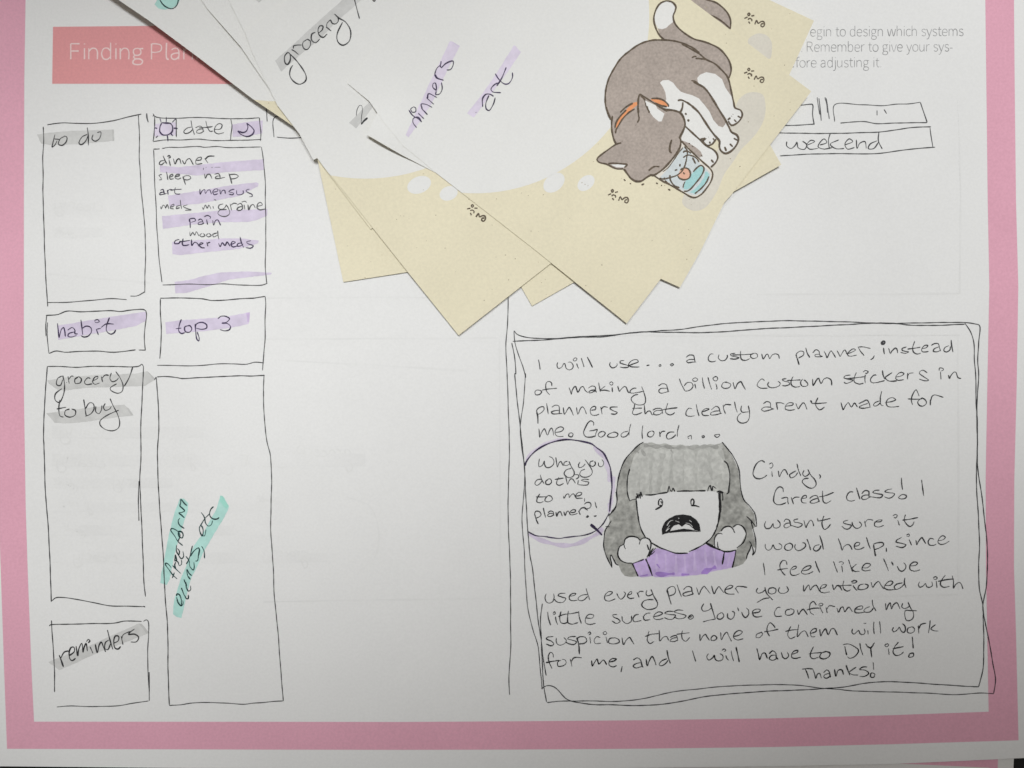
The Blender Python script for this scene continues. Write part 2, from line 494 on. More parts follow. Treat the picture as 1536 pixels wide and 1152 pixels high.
# highlighter strokes
mark(T1, "40,320 150,304 300,290 420,278 600,275 920,262 925,390 800,405 600,425 420,434 200,440 90,425", 'grey_mark')
mark(T1, "903,265 925,262 931,392 913,396", 'grey_deep', level='mark2')
mark(T2, "130,160 370,140 385,290 130,305", 'lilac_pale')
mark(T2, "1025,165 1200,140 1375,120 1370,270 1200,300 1030,310", 'lilac')
mark(T2, "190,640 400,660 700,625 950,598 1390,565 1390,690 950,715 620,755 195,715", 'lilac')
mark(T2, "285,985 640,930 960,875 1300,832 1328,845 1322,880 1100,990 640,1080 300,1110", 'lilac')
mark(T3, "215,262 500,235 900,195 1430,180 1425,260 1300,310 1200,330 900,330 560,360 225,410", 'lilac')
mark(T3, "330,560 600,540 900,520 1150,520 1330,545 1320,575 1100,640 700,680 420,712 335,700", 'lilac')
mark(T3, "360,1020 520,1000 700,950 900,910 1200,900 1480,915 1470,935 1000,990 760,1070 500,1145 370,1152", 'lilac')
mark(T4, "240,450 500,405 900,340 1255,290 1260,390 1150,450 900,500 600,550 245,612", 'lilac')
mark(T5, "215,410 400,385 900,350 1185,295 1175,430 960,475 640,515 225,545", 'lilac')
mark(T5, "1145,302 1188,296 1180,412 1160,404", 'lilac_deep', level='mark2')
mark(T6, "120,310 400,270 740,245 1130,235 1275,205 1370,300 1250,375 960,385 600,395 330,425 240,420 140,350", 'grey_mark')
mark(T6, "110,690 400,650 700,615 1010,590 1115,715 800,750 560,790 330,805 205,800", 'grey_mark')
mark(T6, "1035,620 1060,632 1115,715 1085,712", 'grey_deep', level='mark2')
mark(T6, "1275,208 1300,226 1370,300 1340,300", 'grey_deep', level='mark2')
mark(T9, "95,715 240,655 500,560 800,420 1140,270 1260,380 1000,480 700,590 400,730 220,808", 'grey_mark')
mark(T9, "1140,272 1172,275 1260,375 1225,385", 'grey_deep', level='mark2')
mark((0, 0, 1), "270,747.5 276,748 282.5,754.8 282,765 276.3,780.8 266.9,812 261.7,831.9 254.4,869.2 250.2,877.5 240.3,874.4 241.4,861.9 246,841 248.1,828.8 254.4,797.5 259.6,776.7 263.5,764", 'mint')
mark((0, 0, 1), "330.4,743.3 334,744 343.4,759 342.5,764 334.6,778.8 320,802.7 306.5,825.6 292.9,855.6 286.7,867.1 281,888 276.3,908.8 272.1,927 265,925.5 259.6,921.3 260,910 261.7,898.3 270,871.3 280.4,846.3 290.8,818.3 303.3,801.7 324.2,764.2", 'mint')
mark((0, 0, 1), "330.4,743.3 334,744 343.4,759 339,763 335,759 329.5,752", 'mint_deep', level='mark2', rough=0.8)

# the boxes of the planner layout: each box is a part
def box(lines, mat='ink', width=1.4, name='box_outline'):
    return ribbon(name, lines, PZ, width, mat, page, 'ink', jitter=0.18)
L1 = lambda win, txt: parse(txt, win)
box(L1(T1, "160,210 240,195 340,185 480,192 700,190 900,165 1080,120 1245,85")
    + [join((T1, "115,230 118,400 108,600 112,800 110,1000"), (W21, "252,200 258,400 268,600 275,690")),
       join((T1, "1210,95 1220,300 1222,460 1220,600 1235,800 1245,1000"), (W21, "825,130 835,260 838,400 835,500 833,610"))]
    + L1(W21, "275,668 400,665 520,655 640,645 730,650 ; 750,630 790,628 835,605"))
box(L1(T1, "w0.9:1305,75 1310,130 1325,180"), 'ink3', 2.8, 'tick_mark')
box(L1(T2, "110,40 130,70 190,88 400,95 560,85 800,92 1010,100 1180,98 1335,88 ; 110,75 125,50 ; 130,75 128,200 118,330 112,360 ; 112,362 250,345 420,345 620,335 800,350 1000,350 1200,345 1350,340 ; 1335,88 1345,180 1355,260 1350,355 ; 1005,100 1020,180 1010,280 1005,355 ; 378,100 378,200 380,310"))
hand([(T2, "w1.3:210,150 190,200 190,250 220,285 280,285 330,250 335,190 310,155 260,150 210,145 ; 265,80 262,150 ; 190,95 205,145 ; 375,100 330,145 ; w1.2:130,205 160,212 ; w1.2:350,210 395,212 ; 145,320 168,295 ; w1.2:315,270 340,298 ; 275,290 283,360")], 'sun_doodle', 'violet_ink')
hand([(T2, "w1.2:1190,150 1205,190 1190,240 1150,260 1090,245 1130,285 1200,305 1255,280 1275,240 1250,200 1190,150")], 'moon_doodle', 'violet_ink')
box(L1(T2, "115,450 190,448 ; 215,445 290,430 420,430 640,420 700,428 840,420 960,432 1120,430 1250,428 1355,425")
    + [join((T2, "118,460 125,600 128,800 140,1000"), (T3, "148,200 155,400 170,600 185,800 215,1025")),
       join((T2, "1360,425 1380,560 1395,700 1405,850 1405,1000"), (T3, "1410,300 1410,600 1405,850 1420,1035"))]
    + L1(T3, "220,1055 380,1050 560,1045 760,1052 920,1042 1100,1055 1280,1060 1370,1055 1430,1035"))
box(L1(T4, "105,330 240,320 350,282 500,288 700,282 860,275 970,285 1080,270 1230,262 1255,275 ; 1255,270 1265,320 1250,450 1240,600 1250,735 ; 140,770 220,740 330,755 500,745 700,742 860,755 1000,745 1140,728 ; 1175,730 1255,732 ; 115,335 105,450 105,570 ; 125,410 120,560 130,680 140,765"))
box(L1(T5, "155,132 340,130 520,132 640,140 740,158 880,155 1100,138 1240,130 1300,120 1365,112 ; 1365,115 1372,200 1362,400 1365,600 1350,750 1335,965 ; 158,140 158,300 168,500 165,640 150,830 ; 118,905 300,908 600,910 830,888 1000,890 1150,892 1245,870 1345,878"))
box(L1(T6, "122,150 280,152 460,160 640,150 860,150 1100,155 1180,145 1210,125 1230,150")
    + [join((T6, "122,150 110,300 100,450 90,600 82,800 78,1000"), (W31, "252,400 262,700 275,850 288,1100"), (W41, "292,100 295,195")),
       join((T6, "1230,150 1222,350 1215,500 1205,700 1198,900"), (W31, "812,480 805,600 815,850 825,1100"), (W41, "830,100 838,165"))]
    + L1(W31, "800,620 797,750 800,850") + L1(W41, "297,190 320,172 360,170 440,180 540,200 640,218 740,220 825,222 ; w1.7:825,220 836,224"))
box(L1(T5, "118,1040 230,1035 340,1045 410,1058 640,1045 880,1035 1080,1025 1200,1030 1360,1020 ; 90,1075 108,1045 110,1080")
    + [join((W31, "900,25 908,130 915,300 907,450 912,650 925,850 940,1050"), (W41, "950,150 965,350 968,600 975,790")),
       join((W32, "62,10 58,100 65,280 80,400 97,470 105,600 102,750 100,900 110,1050"), (W42, "115,0 120,150 140,350 155,550 172,765")),
       join((W41, "975,792 1040,788 1100,778 1200,775 1300,778 1400,785"), (W42, "0,778 60,775 120,768 172,765"))])
box(L1(T9, "105,300 115,288 300,280 600,272 780,270 880,262 960,245 1060,242 1170,245 ; 132,235 140,400 155,600 165,800 168,1060")
    + [join((T9, "1190,245 1225,228 1245,245 1250,400 1240,600 1245,850 1260,1050"), (W41, "858,600 860,765"))]
    + L1(W41, "327,800 400,795 540,798 680,793 760,780 855,765"))
box(L1(W14, "w1.1:190,600 250,605 315,600 320,605 318,660 328,718 ; w1.1:328,715 250,720 100,724"))
box(L1(W14, "345,560 352,610 360,660 ; 355,565 362,620 368,695 ; 390,560 400,600 405,650 ; 398,565 405,620 415,685"), 'ink3', 1.4, 'tick_mark')
box(L1(W14, "445,700 445,605 600,603 720,608 800,600 870,598 940,588 ; w1.25:940,590 960,650 978,705 ; 478,708 560,702 620,700 690,712 800,708 978,706 ; 690,635 690,665 ; 730,630 745,655"))
box(L1(W14, "80,764 300,768 450,768 560,765 700,760 800,748 880,735 1000,730 ; 995,735 1000,780 1012,850 ; 130,898 250,890 400,885 540,885 680,885 800,870 920,855 1025,848"))
box(L1(W12, "75,625 80,700 ; 118,790 115,690 130,672 185,676 ; 135,790 200,795 285,792"))
box([join((W22, "1468,600 1465,780 1455,900 1460,1050"), (W32, "1462,10 1470,250 1475,420 1468,700 1468,850"), (W42, "1480,20 1482,300 1482,480 1472,620 1476,730"))], width=1.35, name='centre_line')

# big comic panel, drawn twice round
box([join((W23, "42,830 60,850 120,868 250,875 450,862 560,858 700,845 850,832 1000,822 1150,800 1300,785"), (W24, "0,778 150,772 350,775 550,780 740,788 900,785 1100,782 1190,782 1250,790 1280,800 1275,900 1270,1000"),
          (W34, "1275,0 1265,200 1268,400 1270,550 1290,680 1310,850 1325,1000"), (W44, "1325,0 1320,100 1300,220 1310,300 1335,420 1355,540 1372,640 1362,722")),
     join((W44, "1362,725 1280,720 1150,730 1000,722 800,715 560,708 450,698 350,690 230,675 100,672"), (W43, "1400,675 1250,682 1120,695 950,715 800,750 650,768 500,766 370,766 300,768 232,775")),
     join((W23, "42,830 48,900 65,960 95,1040 110,1100"), (W33, "108,0 105,60 95,180 82,270 78,330 90,450 105,560 95,740 88,850 100,1000"), (W43, "105,0 112,120 125,250 150,350 180,450 195,600 205,700"))],
    width=1.55, name='panel_outline')
box([join((W23, "35,890 150,886 250,880 400,868 560,864 750,838 900,838 1150,840 1350,828"), (W24, "0,820 250,808 500,795 740,785 900,798 1050,798 1195,792")),
     join((W24, "1195,785 1230,840 1248,900 1250,1000"), (W34, "1258,0 1260,150 1268,300 1265,500 1262,620 1275,850 1280,1000"), (W44, "1275,0 1280,120 1300,220 1302,300 1305,450 1300,580 1285,650 1275,685")),
     join((W44, "1275,685 1150,678 1000,668 850,658 760,655 650,660 500,685 380,695 200,705"), (W43, "1536,708 1380,718 1150,740 950,778 780,792 600,788 480,785 370,765 340,750 280,690 250,678 225,680 200,695")),
     join((W23, "30,900 45,980 52,1080"), (W33, "48,0 58,130 75,280 90,420 102,540 110,700 120,880 135,1050"), (W43, "148,0 165,150 185,330 200,420 210,520 228,620")),
     join((W43, "205,205 195,300 200,420 205,550 215,690 230,772"))],
    width=1.5, name='panel_outline')

# words in the left columns
hand([(T1, "250,320 225,420 215,465 250,440 275,390 ; 230,370 300,375 ; 360,340 310,370 290,430 330,445 380,400 385,350 355,335 ; 620,320 560,350 525,420 550,438 600,400 630,330 ; 620,240 632,330 635,445 ; 690,320 675,370 710,398 760,370 780,310 775,290 735,300")], width=1.55)
hand([(T2, "560,195 500,210 465,250 480,270 530,260 575,215 ; 548,120 560,190 590,285 ; 600,205 650,185 680,200 690,240 ; 680,215 620,235 615,260 660,265 700,240 ; 718,125 735,190 770,245 800,240 ; 640,205 730,200 800,190 ; 815,225 890,215 905,170 870,158 830,190 820,250 860,275 930,260")], width=1.5)
hand([(T2, "240,580 200,590 185,620 205,630 245,600 ; 228,525 250,580 270,620 ; 295,570 312,645 ; 275,535 300,525 310,545 285,555 ; 345,560 365,620 390,570 415,562 435,620 ; 450,580 475,620 500,575 530,560 575,630 ; 605,580 660,575 670,545 630,550 605,580 610,620 680,615 ; 705,555 745,610 ; 710,570 750,535 820,530")], width=1.6)
hand([(T2, "215,740 180,755 200,775 210,800 180,805 ; 265,710 275,760 280,805 ; 300,775 340,755 335,740 305,760 310,795 350,790 ; 360,770 415,755 415,740 380,745 365,780 400,795 435,780 ; 455,765 470,810 485,860 ; 460,790 470,765 530,760 545,785 510,805 465,800 ; 705,735 715,785 735,745 765,740 790,790 ; 820,740 860,730 880,750 885,790 ; 880,760 840,765 830,785 870,790 940,775 ; w1.4:985,730 1005,790 1020,850 ; 990,745 1060,740 1095,760 1070,785 1000,795 ; w0.6:690,690 695,665 ; w0.6:715,665 730,660 ; w0.6:780,665 800,660 ; w0.6:820,660 890,660")], mat='ink3', width=1.6)
hand([(T2, "195,925 225,915 235,940 240,970 ; 230,945 195,955 190,975 225,972 270,960 ; 275,920 285,975 ; 280,935 300,915 335,915 ; 370,890 360,920 365,960 400,970 425,965 ; 310,925 370,915 440,912 ; 650,910 655,970 680,930 705,915 715,960 740,925 765,920 785,970 ; 805,945 850,935 860,915 830,910 800,940 815,975 860,965 ; 880,915 890,970 910,930 935,925 945,965 ; 1050,910 1000,925 985,940 1040,960 1030,975 985,970 ; 1075,925 1080,970 1120,975 1150,960 1150,925 ; 1225,910 1185,925 1195,945 1250,970 1255,995 1220,1000")], mat='violet_ink', width=1.55)
hand([(T3, "200,150 205,180 230,135 245,145 255,170 275,130 295,180 ; 310,160 350,145 350,125 320,140 310,170 350,180 ; 425,140 385,150 380,175 420,165 ; 425,75 430,130 440,180 ; 510,130 460,150 480,165 550,190 480,195 ; 680,160 690,185 715,135 735,170 755,135 780,180 ; 800,145 810,175 ; 815,70 840,80 ; 920,120 870,140 870,175 915,180 945,155 955,130 ; 955,130 985,180 995,230 960,262 900,262 860,230 880,195 960,185 ; 1000,120 1015,195 ; 1005,140 1040,115 1080,120 ; 1080,135 1120,115 1140,140 1140,180 ; 1135,150 1090,165 1080,190 1120,195 1150,170 ; 1160,130 1170,185 ; 1130,100 1170,90 1190,105 ; 1205,130 1215,190 1240,140 1265,130 1290,170 ; 1310,150 1370,130 1350,105 1320,120 1310,165 1340,190 1410,180")], mat='ink3', width=1.55)
hand([(T3, "535,295 540,350 540,400 ; 530,330 530,300 590,290 600,315 550,335 ; 630,310 660,295 680,310 690,350 ; 680,325 640,335 630,355 670,355 700,340 ; 730,300 740,360 ; 700,270 740,255 775,275 765,295 ; 800,310 810,365 830,315 855,305 890,370")], mat='violet_ink', width=1.55)
hand([(T3, "535,440 540,490 570,450 590,480 610,440 640,490 ; 680,460 650,480 670,500 710,485 690,460 ; 750,460 725,480 745,500 780,485 755,460 ; 850,455 800,475 810,500 855,480 ; 855,430 860,480 870,530")], mat='ink3', width=1.5)
hand([(T3, "415,530 370,545 360,575 410,575 425,545 ; 460,520 450,560 455,595 490,600 530,590 ; 420,560 540,540 ; 555,530 560,600 590,565 620,575 640,610 ; 645,595 690,575 660,570 645,600 670,625 710,630 ; 730,560 745,610 ; 735,575 770,560 ; 865,575 885,615 910,570 940,600 965,560 1000,610 ; 1010,590 1060,565 1030,555 1010,590 1030,615 1075,610 ; 1140,570 1090,580 1080,605 1120,605 1150,580 ; 1115,500 1130,570 1155,625 ; 1240,545 1190,560 1205,580 1265,605 1240,630 1180,625")], mat='violet_ink', width=1.7)
hand([(T4, "240,420 248,510 258,585 285,490 310,470 325,520 330,575 ; 355,500 410,470 440,500 440,540 475,545 ; 435,520 370,540 360,570 400,580 460,560 ; 510,380 520,460 530,555 ; 525,480 570,455 620,470 630,520 590,570 540,580 510,565 ; 685,490 710,555 ; 690,490 740,478 ; 665,390 700,380 720,400 690,415 665,400 ; 838,355 805,450 805,510 850,545 890,530 910,495 ; 740,470 800,430 890,432")], mat='violet_ink', width=1.7)
hand([(T5, "400,375 375,450 370,510 400,540 440,530 ; 335,485 400,478 ; 480,450 440,465 445,515 490,525 520,490 500,450 470,450 ; 560,430 565,520 580,610 600,625 605,590 580,520 ; 560,470 575,430 640,412 690,440 690,475 640,492 570,480 ; 820,370 860,340 920,345 955,370 920,410 870,420 930,425 965,460 950,495 900,508 845,495")], mat='violet_ink', width=1.7)
hand([(T6, "290,260 240,290 230,360 270,370 300,300 ; 300,255 320,360 310,470 260,565 215,540 215,470 290,405 ; w1.2:343,333 347,337 ; 360,265 375,350 ; 370,300 400,260 425,265 ; 480,270 440,300 445,345 500,340 515,295 480,265 ; 620,290 590,280 550,330 570,358 640,350 ; 640,320 700,290 705,265 670,275 645,330 670,355 725,340 ; 745,265 760,330 ; 750,290 790,250 830,255 ; 860,225 845,290 870,325 920,310 945,280 ; 910,210 960,280 995,370 980,440 930,458 850,420 850,395 920,350 ; 1105,160 1060,290 1010,380")], width=1.65)
hand([(T6, "265,535 255,640 270,720 310,735 ; 230,640 340,620 ; 380,640 330,660 325,710 380,735 440,710 445,660 400,640 ; 540,530 555,620 570,715 ; 560,640 610,570 650,580 660,640 620,700 560,725 ; 680,610 680,670 715,695 745,650 750,600 ; 790,575 770,620 790,655 840,640 860,610 ; 845,520 880,600 930,700 955,800 940,860 880,892 800,880 735,830 730,780 800,720 880,680 945,655")], width=1.7)
hand([(T8, "355,350 310,300 275,285 270,300 330,390 380,460 440,515 ; 370,500 400,420 ; 375,320 420,370 490,435 ; 420,370 405,310 420,265 ; 400,240 450,270 470,320 500,300 500,240 ; 405,260 412,165 435,250"),
      (T7, "430,790 430,880 460,930 470,880 440,840 ; 445,920 500,990 530,960 520,880 ; 520,800 450,740 400,660 345,575 360,555 440,590 480,650 450,740 ; w1.4:450,595 500,600 525,640 510,690 470,670 455,610 ; 540,555 470,500 455,440 480,405 ; 545,400 500,360 465,330 510,320 545,300 510,260 478,230 490,180 490,135 540,190 580,228")], mat='teal_ink', width=1.7)
hand([(T8, "w1.2:430,760 440,730 470,740 500,830 495,900 450,850 430,770 ; 500,905 525,870 520,820 ; 500,640 540,740 580,800 600,790 600,740 ; w1.3:535,520 575,610 560,560 ; 560,600 600,685 630,670 630,610 ; w1.2:590,470 630,520 ; 580,370 610,430 650,465 ; w1.2:590,470 580,420 580,370 ; 565,185 610,250 620,330 670,385 685,350 680,270 ; 570,300 610,220 660,35 ; 625,190 690,100 745,65 760,85 745,180 730,250 700,255 ; 790,40 825,110 835,215"),
      (T7, "765,520 760,560 775,620 800,660 815,600 800,530 775,510 ; 795,650 830,660 855,570 ; 785,320 830,390 850,480 890,520 930,500 950,440 ; 770,520 840,410 910,340 ; w1.1:965,240 930,270 905,340 920,390 970,420 1020,415 1045,395")], mat='teal_ink', width=1.75)
hand([(T9, "w1.5:220,635 245,700 270,772 ; 235,680 280,600 330,585 ; 340,640 395,590 390,545 360,545 335,600 345,680 370,698 410,670 ; 415,530 435,640 445,570 480,500 495,600 505,550 530,500 545,590 ; 575,540 610,615 ; 535,480 555,455 575,470 555,495 ; w1.2:635,510 660,605 680,520 705,485 730,540 755,598 ; 795,460 755,490 750,560 780,572 815,500 ; 775,345 800,440 840,570 ; 845,500 900,470 905,420 870,415 850,470 865,555 900,565 930,535 ; 935,415 955,515 ; 940,450 960,400 1040,360 ; 1090,335 1040,370 1020,395 1090,395 1135,430 1110,480 1045,485")], mat='ink', width=1.85)
hand([(W14, "170,815 170,840 195,855 220,835 228,820 235,850 270,860 285,835 260,812 ; 290,835 330,815 310,808 285,835 300,858 350,855 ; 360,835 400,820 385,800 365,815 350,845 380,858 430,850 ; 420,770 410,810 415,858 ; 470,805 420,830 450,855 500,855 ; 505,835 550,815 530,800 505,830 520,858 560,850 ; 570,805 575,855 590,825 620,815 628,855 ; 690,810 650,830 640,855 670,855 698,820 ; 700,760 698,810 720,858")], width=1.6)

# the long note in the panel, line by line
A_ = (790, 510, 7.68); B_ = (970, 510, 7.68); C_ = (1130, 500, 7.68); D_ = (1270, 500, 7.68)
E_ = (1120, 680, 7.68); F_ = (1260, 680, 7.68); G_ = (1130, 790, 7.68); H_ = (1280, 780, 7.68)
I_ = (800, 865, 7.68); J_ = (960, 865, 7.68); K_ = (1120, 865, 7.68); LL = (1280, 860, 7.68); M_ = (1180, 960, 4.8)
N_ = (780, 650, 9.6); O_ = (780, 720, 9.6)
hand([(A_, "w1.2:135,225 145,265 157,340 ; 360,255 350,290 365,325 400,315 430,270 440,275 455,325 490,345 530,325 535,290 505,255 475,258 ; 575,270 585,300 600,332 ; 535,222 560,205 580,212 570,235 545,240 535,222 ; 630,208 645,255 662,312 ; w1.2:697,195 720,235 760,318 ; 965,255 957,285 985,320 1025,310 1045,285 1040,268 ; 1125,235 1085,240 1075,260 1110,275 1170,295 1175,310 1120,318 1075,310 ; 1180,295 1225,275 1285,250 1275,230 1230,230 1185,260 1175,285 1195,305 1250,312 1300,310 ; w1.4:1380,297 1395,290 1415,288"),
      (B_, "140,290 160,283 165,300 145,303 140,290 ; 270,285 295,272 310,282 290,298 270,290 ; 455,200 490,175 540,180 550,215 560,255 ; 548,225 490,225 460,245 480,262 530,255 570,255 ; 770,160 740,160 712,200 720,240 760,250 800,240 ; 835,165 825,205 860,238 905,230 930,190 925,170 ; 1020,150 965,165 975,180 1040,195 1065,205 1020,220 960,215 ; 1085,125 1080,175 1095,225 1140,235 1190,215 ; 985,172 1100,170 1225,162 ; 1250,150 1205,165 1200,195 1235,212 1275,195 1275,165 1250,150"),
      (C_, "95,235 115,295 150,245 165,240 190,290 215,250 255,235 290,250 300,290 ; w1.2:490,245 510,300 528,362 ; 500,265 495,240 540,205 580,215 575,250 520,285 ; 605,165 620,225 650,280 ; 685,225 720,190 755,205 765,250 800,268 ; 760,240 710,245 715,265 760,270 800,265 ; 815,205 835,245 850,280 880,220 895,200 920,230 950,278 ; 965,200 985,235 1000,265 1015,240 1040,200 1055,190 1080,235 1100,265 ; 1085,235 1140,215 1180,190 1150,178 1100,215 1085,245 1110,262 1190,250 ; 1210,165 1245,220 1278,258 ; 1205,158 1260,155 1350,175 ; 1395,255 1380,285 1350,305"),
      (D_, "425,165 435,240 ; w1.5:400,105 420,88 442,98 430,122 405,122 402,105 425,103 ; 485,170 505,230 520,205 565,170 580,185 588,228 ; 690,155 640,175 640,195 690,210 715,212 680,230 620,220 ; 785,90 760,165 770,215 810,238 855,228 ; 700,180 790,170 850,160 ; 865,175 915,165 935,140 900,140 865,180 870,210 910,215 945,208 ; w1.1:975,140 1010,120 1055,120 1070,165 1085,205 ; 1065,155 1010,180 1000,205 1040,212 1085,195 ; 1180,140 1130,165 1120,200 1150,215 1190,190 1195,150 ; 1205,75 1210,140 1225,218")])
hand([(A_, "155,580 120,575 95,595 105,630 150,625 172,595 150,578 ; 290,530 285,495 260,478 230,490 220,530 230,590 265,632 ; 175,578 230,568 350,555 ; 488,548 500,575 515,625 525,580 560,535 590,600 625,545 650,535 675,580 705,605 ; 710,555 750,530 790,540 795,580 805,605 ; 795,575 740,580 715,600 730,610 780,590 800,580 ; 828,490 835,530 850,595 ; 905,530 860,565 850,580 900,578 960,590 ; 985,545 990,600 ; 950,500 975,480 995,495 985,520 955,510 ; 1050,530 1070,590 1085,570 1130,535 1145,545 1170,600 1190,610 ; 1265,555 1230,555 1190,590 1200,610 1270,605 1340,590 ; 1325,535 1350,600 1370,680 1360,730 1310,748 1250,735 1210,700 1205,670 1240,635 1285,625"),
      (B_, "135,530 180,505 225,515 240,560 250,590 ; 240,555 160,560 140,590 165,612 220,600 260,590 ; 378,445 400,510 435,575 ; 430,530 470,490 520,495 535,530 510,570 450,588 425,565 ; 555,505 568,560 ; 525,455 555,435 588,450 575,475 535,470 525,455 ; 640,430 650,500 668,560 ; 705,428 725,500 750,570 ; 795,500 808,535 808,570 ; 770,430 800,420 820,440 805,470 775,465 765,440 770,430 ; 925,480 880,495 865,535 900,558 955,545 970,510 930,490 905,490 ; w1.1:995,485 1005,530 1018,562 1050,500 1085,480 1110,520 1140,572"),
      (C_, "130,545 100,525 60,560 45,600 80,630 165,632 ; 180,560 165,590 190,620 240,625 300,600 310,575 285,550 ; 380,520 335,530 345,545 410,565 420,585 370,605 330,600 ; w1.1:458,495 435,550 440,595 480,618 540,612 ; 385,545 545,535 ; 570,525 545,565 560,605 610,610 630,590 600,545 580,535 ; 685,525 690,600 725,545 750,518 780,578 815,525 855,512 895,535 905,600 ; 1120,480 1060,490 1045,510 1110,530 1150,540 1120,560 1065,575 1045,560 ; 1188,450 1165,510 1165,560 1220,585 1270,575 ; 1080,522 1180,512 1280,500 ; 1290,475 1285,520 1290,575 ; 1265,445 1290,428 1325,440 1310,460 1290,462"),
      (D_, "345,480 310,485 275,535 290,565 340,568 400,555 440,545 ; 412,425 420,480 440,530 ; 525,450 480,480 445,510 480,545 545,550 580,545 ; 565,505 630,490 660,465 625,450 580,480 565,515 590,540 660,535 ; 705,455 700,530 ; 705,490 725,460 770,455 ; 930,455 880,425 845,440 840,460 890,500 945,540 900,545 835,525 ; 1080,440 1088,530 ; 1065,430 1070,400 1110,405 1115,420 1085,435 ; w1.1:1172,480 1185,520 1200,490 1240,445 1260,450 1285,510 1320,520")])
hand([(A_, "w1.4:115,830 125,870 130,965 ; 125,850 115,810 150,775 195,770 200,800 170,835 125,860 ; 230,728 240,790 250,855 ; 290,775 330,750 370,760 378,800 375,850 ; 372,810 320,815 285,830 300,850 360,850 410,845 ; 420,775 435,855 470,800 490,775 510,800 540,870 ; 575,775 590,855 615,800 640,770 660,785 690,855 ; 740,810 790,800 795,770 770,765 735,800 745,855 790,868 835,855 ; 855,770 870,855 ; 860,800 885,770 935,775 ; 1050,770 970,775 960,790 1000,815 1045,835 1020,855 970,850 ; 1245,735 1235,790 1220,845 1250,860 1330,835 ; 1215,788 1330,785 ; 1355,745 1365,855"),
      (B_, "-15,855 15,820 40,820 65,860 90,850 ; 70,810 110,790 170,795 185,850 ; 180,810 110,815 80,840 95,860 150,855 185,830 ; 245,725 225,790 220,830 260,862 300,855 325,835 ; 170,805 260,790 355,780 ; 525,795 490,785 455,825 455,865 495,880 555,872 ; 570,740 585,810 605,875 ; 630,830 690,810 720,795 680,790 635,830 650,865 720,870 ; 745,805 800,765 830,780 850,840 865,850 ; 840,815 780,820 735,845 740,862 800,860 865,840 ; 880,745 890,800 910,850 ; 885,770 905,745 975,745 ; 1012,710 1025,780 1045,835 ; 1095,755 1085,800 1100,830 1140,830 1175,825 ; 1172,755 1185,830 1180,900 1150,945 1085,955 1045,920 1055,870 1090,840"),
      (C_, "115,810 155,785 195,800 205,860 235,870 ; 205,850 130,850 95,875 120,895 180,885 240,868 ; 265,805 280,880 ; 255,800 320,800 360,815 ; 370,840 455,825 460,805 410,800 375,830 370,870 410,885 480,878 ; 490,805 520,870 540,840 575,800 590,810 620,878 ; w1.3:660,770 675,800 ; 745,740 720,800 725,840 765,880 820,850 ; 670,805 740,808 850,800 ; 1010,795 1022,845 1035,880 1065,830 1095,798 1130,848 1165,802 1200,850 ; 1215,810 1260,790 1310,770 1340,820 1345,850 ; 1320,805 1250,830 1220,850 1250,862 1350,850 ; 1450,780 1400,800 1385,830 1410,838 1450,815 1470,780 ; 1480,665 1465,740 1470,820 1500,835"),
      (D_, "445,795 520,785 565,765 530,740 480,755 455,800 475,840 530,848 605,840 ; 835,725 820,685 800,650 765,695 745,755 750,795 760,825 ; 705,755 790,758 870,755 ; 850,755 820,790 840,830 880,838 920,805 910,770 870,745 845,758 ; 965,760 965,830 ; 968,780 985,725 1010,710 1115,738")])
hand([(A_, "140,1020 145,1070 150,1120 170,1070 205,1022 240,1095 265,1040 285,1015 300,1040 310,1100 ; 325,1065 400,1050 425,1020 395,1000 345,1020 325,1060 340,1100 380,1112 425,1108 ; 490,1075 515,1068 535,1085 520,1115 485,1105 490,1075 ; w1.1:770,985 770,950 740,932 710,950 670,1020 655,1070 680,1112 740,1118 790,1105 ; 720,1048 770,1040 815,1030 800,1070 790,1115 ; 880,1050 840,1065 825,1095 850,1118 890,1100 905,1070 880,1050 ; 990,1065 945,1085 930,1110 985,1122 1040,1110 1050,1080 1015,1062 990,1065 ; 1170,1050 1110,1065 1085,1095 1100,1118 1150,1105 1180,1060 ; 1200,965 1185,1030 1180,1100 ; 1338,985 1330,1060 1335,1140"),
      (B_, "55,1050 20,1065 10,1100 40,1118 75,1100 85,1060 60,1045 ; 150,1055 155,1118 ; 155,1085 175,1055 215,1050 ; 320,1060 260,1065 230,1100 240,1138 290,1130 340,1090 ; 372,978 355,1050 355,1115 ; 475,1130 490,1135 ; 470,1120 510,1100 515,1145 ; 635,1110 655,1102 665,1115 645,1125 635,1110 ; 780,1095 840,1088 840,1100 810,1122 785,1105 780,1095")])
hand([(E_, "w1.2:210,105 180,85 140,95 95,150 75,240 100,280 150,292 200,275 235,250 ; 290,205 298,270 ; 258,125 290,110 305,135 285,170 265,165 ; 365,200 378,268 395,230 425,190 445,190 475,250 ; 570,200 525,225 495,250 510,280 555,265 590,220 ; 580,120 595,190 625,260 ; 660,195 645,240 670,265 700,255 725,225 ; 705,185 740,250 790,310 800,360 770,395 730,400 670,365 640,325 660,295 715,285 ; 835,240 850,265 840,290")])
